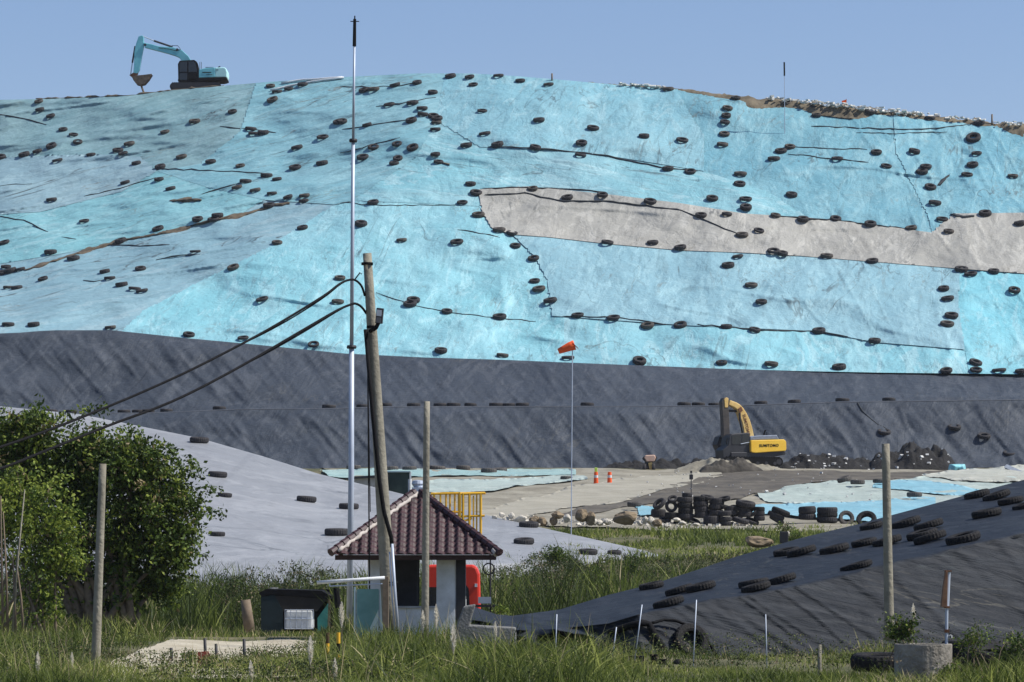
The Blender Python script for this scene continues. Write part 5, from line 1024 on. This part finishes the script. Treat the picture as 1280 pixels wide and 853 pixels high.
for (px, pt, pb, ln, l) in ((695, 768, 820, 2, 'bright white one before the crumpled liner'), (798, 756, 818, 9, 'leaning one above the bent pipe'), (868, 750, 846, 5, 'longest one across the big tyre'), (958, 768, 836, -2, 'one alone before the black mound'), (768, 784, 815, 5, 'short one before the stub posts')):
    rod('marker_rod', px-ln*.5, pt, pb+8, 58, .010, M['steel'], 'thin pale marker rod, '+l, 'marker rod', ln)
# skeleton of the hut side clutter
mb = MB(); mb.box(P(541, 815, 70), (.14, .1, .5)); tag(mb.build('stump', M['wood'], bevel=.02), 'dark broken plank stub at the foot of the short pole', 'plank')
# ================================================================ VEGETATION
LM = [leafmat('leaf_dark', (.022, .040, .007), (.045, .073, .014)), leafmat('leaf_mid', (.062, .105, .017), (.11, .165, .03)), leafmat('leaf_light', (.19, .25, .035), (.27, .32, .06)), leafmat('leaf_dry', (.14, .11, .05), (.24, .19, .09), trans=.2)]  # dark leaf tone also carries some of the crown's deep shadow
GM = [leafmat('grass_dark', (.026, .043, .009), (.055, .08, .017), trans=.42), leafmat('grass_mid', (.095, .13, .025), (.17, .21, .045), trans=.5), leafmat('grass_light', (.25, .29, .07), (.38, .40, .11), trans=.5), leafmat('grass_dry', (.30, .25, .13), (.46, .39, .22), trans=.2)]  # dark grass tone lowered to paint in deeper shadow among the blades
rng = np.random.default_rng(3)
def blades(name, base, h, w, mats, probs, lean=.35, curve=.5, seg=4, label=None, kind='stuff', tone=None):
    n = len(base); base = np.asarray(base); h = np.asarray(h); w = np.asarray(w)*np.ones(n)
    a = rng.uniform(0, 2*np.pi, n); ln = rng.uniform(.05, lean, n); fa = rng.uniform(-1.0, 1.0, n)  # blade faces mostly the viewer
    side = np.stack([np.cos(fa), np.sin(fa), np.zeros(n)], 1); d = np.stack([np.cos(a), np.sin(a), np.zeros(n)], 1)
    V = np.zeros((n, seg+1, 2, 3)); 
    for k in range(seg+1):
        t = k/seg; c = base+d*(h*(ln*t+curve*ln*t*t*1.6))[:, None]; c[:, 2] += h*(t-.25*curve*ln*t*t*2)
        ww = (w*.5*(1-t)**.7*(.6+.4*min(1, t*4)))[:, None]
        V[:, k, 0] = c-side*ww; V[:, k, 1] = c+side*ww
    idx = np.arange(n)[:, None]*(seg+1)*2
    fs = []
    for k in range(seg): o = 2*k; fs.append(np.concatenate([idx+o, idx+o+1, idx+o+3, idx+o+2], 1))
    Fq = np.stack(fs, 1).reshape(-1, 4); cum = np.cumsum(probs); uu = rng.random(n) if tone is None else np.clip(rng.random(n)*.55+.45*np.clip(.5+tone*1.1, 0, 1), 0, .999); mi = np.repeat(np.searchsorted(cum, uu*cum[-1]*.9999), seg)
    o = np_mesh(name, V.reshape(-1, 3), Fq, mats, mi, True); tag(o, label, None, None, kind); return o
def zg(x, y): return gz(y)+fbm(x*.18, y*.18, 3)*.22
def in_img(x, y): return 640+x*F/y, HZ-(zg(x, y)-H)*F/y
# leafy clumps
def leaves(centers, n, r, size, seed, squash=.8):
    """n little folded leaves around each centre; returns vertex and face arrays"""
    g2 = np.random.default_rng(seed); V = []; Fs = []; mi = []
    C = np.repeat(np.asarray(centers), n, 0); R = np.repeat(np.asarray(r)*np.ones(len(centers)), n)
    d = g2.normal(size=C.shape); d /= np.linalg.norm(d, axis=1)[:, None]; rad = R*g2.random(len(C))**.45
    p = C+d*rad[:, None]*np.array([1, 1, squash])
    s = size*g2.uniform(.55, 1.3, len(C))
    a = g2.normal(size=p.shape); a[:, 2] -= .5; a /= np.linalg.norm(a, axis=1)[:, None]
    b = np.cross(a, g2.normal(size=p.shape)); b /= np.linalg.norm(b, axis=1)[:, None]
    nrm = np.cross(a, b)
    v = np.stack([p, p+a*s[:, None]*.5+b*s[:, None]*.27+nrm*s[:, None]*.08, p+a*s[:, None], p+a*s[:, None]*.5-b*s[:, None]*.27+nrm*s[:, None]*.08], 1)
    i = np.arange(len(p))[:, None]*4; f = np.concatenate([np.concatenate([i, i+1, i+2], 1), np.concatenate([i, i+2, i+3], 1)], 0)
    return v.reshape(-1, 3), f
# foreground grass
N = 132000; y = 48+rng.beta(1, 1.4, N)*32; x = rng.uniform(-.24, .24, N)*y
px = 640+x*F/y; pyg = HZ+H*F/y
dens = .45+fbm(x*.5, y*.35, 51, 3)*1.1
keep = rng.uniform(0, 1, N) < np.clip(dens, .08, 1)
pathm = inpoly(px, pyg, [(130, 838), (175, 812), (215, 801), (400, 799), (396, 815), (390, 822), (300, 830)]); keep &= ~pathm
keep &= ~((np.abs(x-P(522, 0, 80).x) < 1.4) & (y > 77.5))
x, y, px, pyg = x[keep], y[keep], px[keep], pyg[keep]
clump = np.clip(.5+fbm(x*.45, y*.3, 61, 3)*1.3, 0, 1.2)
hmax = interp([(-100, .62), (100, .56), (200, .40), (300, .44), (400, .56), (480, .75), (560, .72), (640, .78), (720, .72), (790, .46), (830, .24), (1000, .22), (1050, .3), (1110, .36), (1150, .30), (1200, .40), (1300, .6)])
h = hmax(px)*(.35+.75*clump)*rng.uniform(.55, 1.25, len(x))*np.where(y > 62, .8, 1.0)
h = np.minimum(h, np.where((px > 180) & (px < 395) & (y < 66), .36, 9))
z = zg(x, y)-.03
pr = np.array([.34, .36, .18, .12])
cp = fbm(x*.3, y*.25, 71, 3)
blades('grass', np.stack([x, y, z], 1), h, .012+.016*rng.random(len(x))**2, GM, pr, .55, .8, 4, tone=fbm(x*.55, y*.35, 74, 4))
# tall reed blades in the middle foreground
N = 700; cx = rng.choice([545, 560, 600, 640, 655, 690, 720, 740, 500, 470, 600, 640, 330, 30, 70], N); px = cx+rng.normal(0, 14, N); y = rng.uniform(50, 60, N); x = (px-640)*y/F
blades('reeds', np.stack([x, y, zg(x, y)-.05], 1), rng.uniform(.45, .95, N)*np.where((px > 440) & (px < 780), 1, .75), .03+.02*rng.random(N), GM, [.25, .4, .3, .05], .8, 1.1, 6)
# dry stalks with small seed heads standing over the grass
N = 420; px = rng.uniform(-20, 1290, N); y = rng.uniform(49, 66, N); x = (px-640)*y/F; k = ~inpoly(px, HZ+H*F/y, [(130, 838), (175, 812), (215, 801), (400, 799), (396, 815), (390, 822), (300, 830)]); x, y, px = x[k], y[k], px[k]
blades('dry_stalks', np.stack([x, y, zg(x, y)-.05], 1), hmax(px)*rng.uniform(1.0, 1.75, len(x)), .012+.008*rng.random(len(x)), [GM[3], GM[2], GM[0]], [.5, .3, .2], .3, .5, 5)
# weed bank across the middle ground
topw = interp([(-100, 690), (100, 700), (190, 706), (230, 702), (280, 695), (330, 688), (400, 690), (440, 700), (600, 690), (650, 684), (680, 672), (705, 676), (740, 692), (800, 692), (850, 690), (900, 700), (960, 700), (1100, 700)])
N = 30000; y = rng.uniform(104, 146, N); px = rng.uniform(-40, 1010, N); x = (px-640)*y/F
nz = np.clip(.62+fbm(x*.75, y*.3, 81, 4)*1.2, .08, 1.25)
ztop = H+(HZ-topw(px))*y/F+fbm(x*.9, y*.2, 85, 3)*.7
zz = zg(x, y)
full = np.clip(ztop-zz, .25, 3.0)
h = full*nz*rng.uniform(.45, 1.0, N)
keep = (rng.uniform(0, 1, N) < np.clip(nz*1.1, .12, 1)) & ~((px > 318) & (px < 424) & (y < 114))
x, y, zz, h, nz, full = x[keep], y[keep], zz[keep], h[keep], nz[keep], full[keep]
blades('tall_weeds', np.stack([x, y, zz-.05], 1), h, .035+.04*rng.random(len(x))**1.5, [GM[0], GM[1], GM[2], GM[3]], [.50, .33, .08, .09], .38, .6, 4, tone=fbm(x*.8, y*.25, 76, 4)+.25*(h/full-.55))
# short weeds on the falling ground behind the gravel
N = 26000; y = rng.uniform(78, 112, N); px = rng.uniform(-30, 640, N); x = (px-640)*y/F; pyg = HZ-(zg(x, y)-H)*F/y
keep = ~((px > 330) & (px < 416) & (y > 107)) & ~((np.abs(px-522) < 70) & (y < 83)) & ~((px > 205) & (px < 402) & (y < 96)) & (rng.uniform(0, 1, N) < np.clip(.6+fbm(x*.6, y*.3, 83, 3)*1.2, .1, 1)); x, y, px = x[keep], y[keep], px[keep]
h = np.where(px > 430, .9, np.where(px > 200, .5, .75))*rng.uniform(.4, 1.1, len(x)); h = np.where((px > 318) & (px < 430), np.minimum(h, .4), h)
blades('weeds', np.stack([x, y, zg(x, y)-.04], 1), h, .02+.03*rng.random(len(x)), GM, [.45, .35, .1, .1], .5, .7, 3)
# leafy undergrowth filling the bank
def undergrowth(name, cs, n, r, size, probs, seed):
    V, f = leaves(cs, n, r, size, seed); nl = len(V)//4; g2 = np.random.default_rng(seed+9); per = np.repeat(g2.choice(4, len(cs), p=probs), n); alt = g2.choice(4, nl, p=probs); mi = np.where(g2.random(nl) < .65, per, alt)
    o = np_mesh(name, V, f, UM, np.concatenate([mi, mi]), False); tag(o, kind='stuff'); return o
UM = [leafmat('weed_leaf_dark', (.018, .029, .008), (.034, .050, .013)), leafmat('weed_leaf_mid', (.045, .066, .017), (.075, .10, .027)), leafmat('weed_leaf_light', (.13, .16, .04), (.2, .23, .07)), leafmat('weed_leaf_dry', (.13, .10, .055), (.24, .19, .11), trans=.2)]  # dark weed tone also holds painted shadow of the bank
UC = []; rr = np.random.default_rng(77)
for i in range(22000):
    y_ = rr.uniform(112, 145); p_ = rr.uniform(-40, 1010); x_ = (p_-640)*y_/F
    if 318 < p_ < 424 and y_ < 114: continue
    lump = float(np.clip(.62+fbm(x_*.42, y_*.2, 131, 3)*1.3, .15, 1.05)); zt = H+(HZ-topw(p_))*y_/F-.55; zb = float(zg(x_, y_)); hh_ = max(.3, min(zt-zb, 2.6))*lump
    UC.append((x_, y_, zb+hh_*rr.random()**.6))
undergrowth('undergrowth', UC, 10, .17, .085, [.50, .32, .07, .11], 5)
UC = []
for i in range(6500):
    y_ = rr.uniform(49, 70); p_ = rr.choice([rr.uniform(-20, 420), rr.uniform(-20, 1300)]); x_ = (p_-640)*y_/F; py_ = HZ+H*F/y_
    if bool(inpoly(np.array([p_]), np.array([py_]), [(130, 838), (175, 812), (215, 801), (400, 799), (396, 815), (390, 822), (300, 830)])[0]) or fbm(x_*.6, y_*.4, 141, 3) < .02: continue
    UC.append((x_, y_, float(zg(x_, y_))+.05+.36*rr.random()*(1.2 if p_ > 430 else .85)))
undergrowth('low_weeds', UC, 10, .12, .045, [.34, .40, .14, .12], 6)
# meadow strip below the tyre stacks
N = 26000; y = rng.uniform(144, 176, N); px = rng.uniform(690, 1120, N); x = (px-640)*y/F; pyg = HZ-(zg(x, y)-H)*F/y
keep = (pyg > interp([(690, 664), (760, 664), (830, 663), (900, 666), (960, 664), (1000, 660), (1120, 660)])(px)) & (rng.uniform(0, 1, N) < np.clip(.55+fbm(x*.5, y*.3, 87, 3)*1.3, .05, 1)); x, y = x[keep], y[keep]
hh = rng.uniform(.15, .5, len(x))*np.clip(.7+fbm(x*.4, y*.25, 88, 3)*1.5, .3, 1.6)
blades('meadow_grass', np.stack([x, y, zg(x, y)-.03], 1), hh, .05+.04*rng.random(len(x)), GM, [.28, .38, .2, .14], .5, .7, 3, tone=fbm(x*.4, y*.2, 78, 4))
def tree(name, label, base, trunk_r, blobs, Y, nspray, nleaf, lsize, probs, seed, spread=1.0, sprays=(), mats=None):
    rnd = random.Random(seed); root = empty(name, base); tag(root, label, 'tree' if 'tree' in name else 'shrub')
    cs = []; mb = MB(); tops = []
    for (px, py, r, w, dy) in blobs:
        c = P(px, py, Y+dy); rr = r*Y/F
        for k in range(int(nspray*w)):
            d = Vector((rnd.gauss(0, 1), rnd.gauss(0, 1), rnd.gauss(0, .9))).normalized()*rr*(rnd.random()**.36 if rnd.random() < .86 else rnd.uniform(.95, 1.32))
            cs.append(c+d)
        tops.append(c)
    for (px, py) in sprays: cs.append(P(px, py, Y+rnd.uniform(-.8, .8)))
    b0 = Vector(base)
    for k, c in enumerate(tops):
        st = b0+Vector((rnd.uniform(-.5, .5)*spread, rnd.uniform(-.3, .3), 0)); mid = st.lerp(c, .5)+Vector((rnd.uniform(-.2, .2), rnd.uniform(-.2, .2), .25))
        pts = [st+(mid-st)*t-b0 for t in (0, .35, .7)]+[mid-b0, mid.lerp(c, .5)+Vector((rnd.uniform(-.1, .1), 0, .08))-b0, c-b0]
        mb.tube(pts, [trunk_r*f for f in (1, .85, .7, .5, .3, .1)], 7)
        for j in range(5):
            e = cs[rnd.randrange(len(cs))]
            if (e-c).length < 1.6: mb.tube([mid.lerp(c, .7)-b0, c.lerp(e, .5)+Vector((0, 0, .05))-b0, e-b0], [trunk_r*.22, trunk_r*.14, trunk_r*.05], 5)
    mb.build('trunk', M['wood'], root, smooth=True)
    V, f = leaves([c-b0 for c in cs], nleaf, .26 if 'tree' in name else .14, lsize, seed)
    g2 = np.random.default_rng(seed+1); nl = len(V)//4; per = np.repeat(g2.choice(4, len(cs), p=probs), nleaf); alt = g2.choice(4, nl, p=probs); mi = np.where(g2.random(nl) < .6, per, alt); mi = np.concatenate([mi, mi])
    o = np_mesh('crown', V, f, mats or LM, mi, False); o.parent = root; return root
g0 = lambda px, Y: Vector(((px-640)*Y/F, Y, float(gz(Y))-.05))
tree('tree', 'large dense dark green tree behind the pale pole, crown reaching the grey liner', g0(135, 86), .13,
     [(-15, 560, 40, 1.3, .3), (15, 545, 34, 1.0, .3), (-20, 620, 50, 1.3, .3), (20, 590, 40, 1.1, .2), (120, 575, 40, 1.0, .5), (170, 690, 50, 1.2, .6), (45, 535, 26, .6, 0), (40, 575, 40, 1.3, 0), (95, 590, 48, 1.6, .4), (150, 590, 44, 1.5, -.2), (195, 600, 38, 1.2, .3), (60, 640, 55, 1.8, .2), (130, 655, 60, 2.2, .2), (195, 655, 50, 1.8, 0), (215, 690, 32, .9, .2), (150, 720, 55, 1.6, .4), (70, 715, 50, 1.3, .4), (110, 560, 30, .7, 0), (0, 600, 45, 1.2, .3), (205, 730, 30, .5, .5), (120, 765, 40, .6, .6), (175, 575, 30, .7, -.3), (225, 630, 22, .5, 0)],
     86, 96, 22, .14, [.40, .36, .20, .04], 11, 1.6,
     [(48, 502), (42, 508), (52, 512), (38, 516), (78, 524), (88, 518), (100, 512), (112, 510), (125, 506), (130, 512), (108, 524), (122, 532), (140, 538), (155, 536), (168, 538), (172, 544), (178, 554), (188, 552), (196, 556), (205, 558), (212, 562), (232, 574), (240, 578), (246, 584), (238, 590), (228, 586), (250, 592), (222, 600), (255, 610), (262, 612), (268, 614), (248, 622), (258, 636), (250, 640), (268, 640), (274, 642), (244, 650), (246, 660), (240, 676), (248, 680), (236, 690), (228, 700), (10, 530), (20, 524), (30, 530), (215, 705), (70, 545), (90, 545), (135, 548), (60, 522), (66, 530), (0, 540), (5, 548)])
tree('tree', 'bright yellow green tree with bare pale stems at the frame edge', g0(20, 76), .05,
     [(30, 640, 34, .9, 0), (62, 672, 36, 1.0, 0), (20, 690, 40, 1.0, .2), (80, 700, 28, .8, 0), (50, 735, 30, .7, 0), (-20, 660, 40, 1.0, .3), (62, 610, 26, .5, .2), (10, 605, 28, .6, .2), (50, 760, 24, .4, 0), (84, 656, 22, .5, 0)],
     76, 46, 22, .12, [.08, .34, .54, .04], 23, 2.2)
# thin bare stems in front
for i, (a, m_, c) in enumerate([((10, 800), (8, 720), (4, 640)), ((20, 800), (18, 740), (16, 690)), ((16, 790), (22, 700), (31, 612)), ((30, 800), (26, 745), (20, 700)), ((4, 800), (2, 700), (1, 620))]):
    mb = MB(); mb.tube([P(*a, 74), P(*m_, 74), P(*c, 74)], [.035, .028, .012], 6); tag(mb.build('bare_stem', M['wood'] if i != 2 else M['pole'], smooth=True), 'thin bare stem at the frame edge under the bright tree, %s from the edge' % ORD[(1, 3, 2, 4, 0)[i]], 'stem', 'bare stems at the frame edge')
def shrub(label, px, py, rpx, Y, n, probs, seed, ls=.07, parts=3):
    rnd = random.Random(seed); bl = [(px+rnd.uniform(-.6, .6)*rpx, py+rnd.uniform(-.5, .5)*rpx, rpx*.6, 1, rnd.uniform(-.3, .3)) for _ in range(parts)]
    return tree('shrub', label, Vector(((px-640)*Y/F, Y, float(gz(Y))-.05)), .015, bl, Y, n, 9, ls, probs, seed)
shrub('leafy green shrub hiding the foot of the lone pole by the concrete ring', 1130, 788, 20, 50.5, 26, [.4, .42, .16, .02], 31, .06, 4)
shrub('feathery green shrub taller than the concrete ring beside it', 1215, 800, 24, 50.2, 18, [.35, .5, .14, .01], 33, .045, 5)
shrub('dark leafy shrub over the tyres at the frame edge', 1262, 812, 26, 51, 28, [.55, .35, .1, 0], 35, .06, 4)
shrub('low bright shrub under the feathery one beside the ring', 1180, 846, 18, 49.6, 22, [.3, .45, .25, 0], 37, .05, 3)
shrub('bright low plant at the end of the crumpled liner by the red truck', 628, 764, 9, 79, 14, [.1, .4, .5, 0], 39, .07, 3)
shrub('dark bushy weed against the grey liner tip beside the boulders', 692, 694, 16, 116, 22, [.55, .35, .1, 0], 41, .09, 4)
shrub('dark round bush in the weed bank before the near mound', 745, 720, 20, 112, 20, [.6, .3, .1, 0], 43, .09, 4)
shrub('dark bush at the end of the weed bank under the mound crest', 792, 712, 18, 118, 18, [.6, .3, .1, 0], 45, .09, 4)
shrub('bright bush in the meadow below the tyre stacks', 1000, 672, 14, 150, 18, [.25, .45, .28, .02], 47, .1, 4)
shrub('olive bush against the leaning fan of tyres', 985, 660, 12, 165, 16, [.2, .4, .2, .2], 49, .1, 3)
shrub('low green shrub beside the rusty plate at the gravel edge', 236, 822, 9, 57, 16, [.4, .45, .15, 0], 51, .05, 3)
shrub('low green shrub behind the rusty plate stake', 262, 824, 7, 56, 12, [.5, .4, .1, 0], 53, .05, 3)
shrub('tall dark shrub between the tree and the dark shed', 285, 735, 24, 118, 26, [.62, .3, .06, .02], 55, .09, 5)
shrub('dark shrub under the tree crown before the weed bank', 225, 752, 30, 116, 30, [.62, .3, .08, 0], 57, .09, 5)
# pale seed plumes
PL = [(434, 770, 30, -.5, 54, 'leaning against the steel mast foot'), (395, 815, 34, -.5, 51, 'arching over the gravel edge'), (532, 778, 26, -.25, 60, 'in front of the short pole'), (546, 772, 28, -.06, 60, 'just past the short pole'), (566, 800, 34, .06, 53, 'standing before the dark hut corner'), (619, 790, 22, 0, 55, 'alone before the concrete block'), (418, 838, 26, .1, 50, 'low between the striped posts'), (312, 842, 28, .2, 49.5, 'thick and white in the near grass by the path'), (48, 830, 26, -.05, 52, 'at the frame edge before the tree'), (90, 826, 18, 0, 52, 'before the pale concrete pole'), (1145, 770, 26, -.25, 51, 'dry one behind the concrete ring')]
m_pl = leafmat('seed_plume', (.72, .68, .58), (.88, .85, .77), scale=6, trans=.5)
for i, (px, py, L, ln, Y, l) in enumerate(PL):
    base = P(px+8*ln, py+L*.9, Y); base.z = 0; r = empty('seed_plume', base); tag(r, 'pale feathery grass plume, '+l, 'grass plume', 'pale grass plumes')
    k = Y/F; top = P(px+ln*-2, py-L*.5, Y)-base; low = P(px-ln*-8+0, py+L*.5, Y)-base if False else P(px+ln*4, py+L*.5, Y)-base
    low = P(px-ln*-14, py+L*.5, Y)-base; top = P(px+ln*14, py-L*.5, Y)-base if ln < 0 else P(px+ln*6, py-L*.5, Y)-base
    mb = MB(); mb.tube([(0, 0, -.1), low*.6, low], .007, 5); mb.build('stalk', M['wood'], r)
    n = 420; t = rng.random(n); c = np.array(low)[None]+(np.array(top)-np.array(low))[None]*t[:, None]; rad = L*k*.16*np.sin(np.pi*np.clip(t*.9+.08, 0, 1))
    d = rng.normal(size=(n, 3)); d /= np.linalg.norm(d, axis=1)[:, None]; ax = np.array((top-low).normalized()); e = c+d*rad[:, None]+ax*L*k*.10
    sd = np.cross(d, ax); sd /= np.linalg.norm(sd, axis=1)[:, None]+1e-6; wv = .009
    V = np.stack([c-sd*wv, c+sd*wv, e+sd*wv*.5, e-sd*wv*.5], 1).reshape(-1, 3); o = np_mesh('plume', V, np.arange(4*n).reshape(-1, 4), m_pl, None, False); o.parent = r
# thin leaning dry stalks before the hut
# ================================================================ LIGHT, SKY, CAMERA
EL = math.radians(50); AZ = math.radians(6)     # high sun to the right, slightly beyond the hill's near side
sd = Vector((math.cos(EL)*math.cos(AZ), -math.cos(EL)*math.sin(AZ), math.sin(EL)))
su = bpy.data.lights.new('sun', 'SUN'); su.energy = 4.9; su.angle = math.radians(.5); su.color = (1, .955, .88); so = bpy.data.objects.new('sun', su); COL.objects.link(so); so.rotation_euler = sd.to_track_quat('Z', 'Y').to_euler()
w = bpy.data.worlds.new('World'); S.world = w; w.use_nodes = True; N_ = w.node_tree.nodes; L_ = w.node_tree.links
sk = N_.new('ShaderNodeTexSky'); sk.sky_type = 'NISHITA'; sk.sun_disc = False; sk.sun_elevation = EL; sk.sun_rotation = math.atan2(sd.x, sd.y); sk.altitude = 0; sk.air_density = 1.0; sk.dust_density = .6; sk.ozone_density = 3.0
tn = N_.new('ShaderNodeMix'); tn.data_type = 'RGBA'; tn.blend_type = 'MULTIPLY'; tn.inputs[0].default_value = 1; tn.inputs[7].default_value = (1.02, 1.01, 1.13, 1); L_.new(sk.outputs[0], tn.inputs[6]); L_.new(tn.outputs[2], N_['Background'].inputs['Color']); N_['Background'].inputs['Strength'].default_value = .096
cam = bpy.data.cameras.new('camera'); co = bpy.data.objects.new('camera', cam); COL.objects.link(co); co.location = (0, 0, H); co.rotation_euler = (math.pi/2, 0, 0)
cam.lens = F/1280*36; cam.sensor_width = 36; cam.shift_y = (HZ-426.5)/1280; cam.clip_end = 20000; cam.clip_start = .5; S.camera = co
vs = S.view_settings; vs.view_transform = 'Standard'; vs.look = 'None'; vs.exposure = 0.2; vs.gamma = 1.0; vs.use_curve_mapping = False
hz = MB(); hz.box((0, 3000, 25), (14400, 7000, 90)); ho = hz.build('haze', bpy.data.materials.new('haze')); tag(ho, kind='stuff'); hm = ho.data.materials[0]; hm.use_nodes = True
hN = hm.node_tree.nodes; hN.remove(hN['Principled BSDF']); pv = hN.new('ShaderNodeVolumePrincipled'); pv.inputs['Color'].default_value = (.86, .9, .96, 1); pv.inputs['Density'].default_value = .00008; pv.inputs['Anisotropy'].default_value = .2
hm.node_tree.links.new(pv.outputs[0], hN['Material Output'].inputs['Volume'])
S.cycles.max_bounces = 6; S.cycles.transparent_max_bounces = 6; S.cycles.use_denoising = True
print('TYRES', n_tyres)
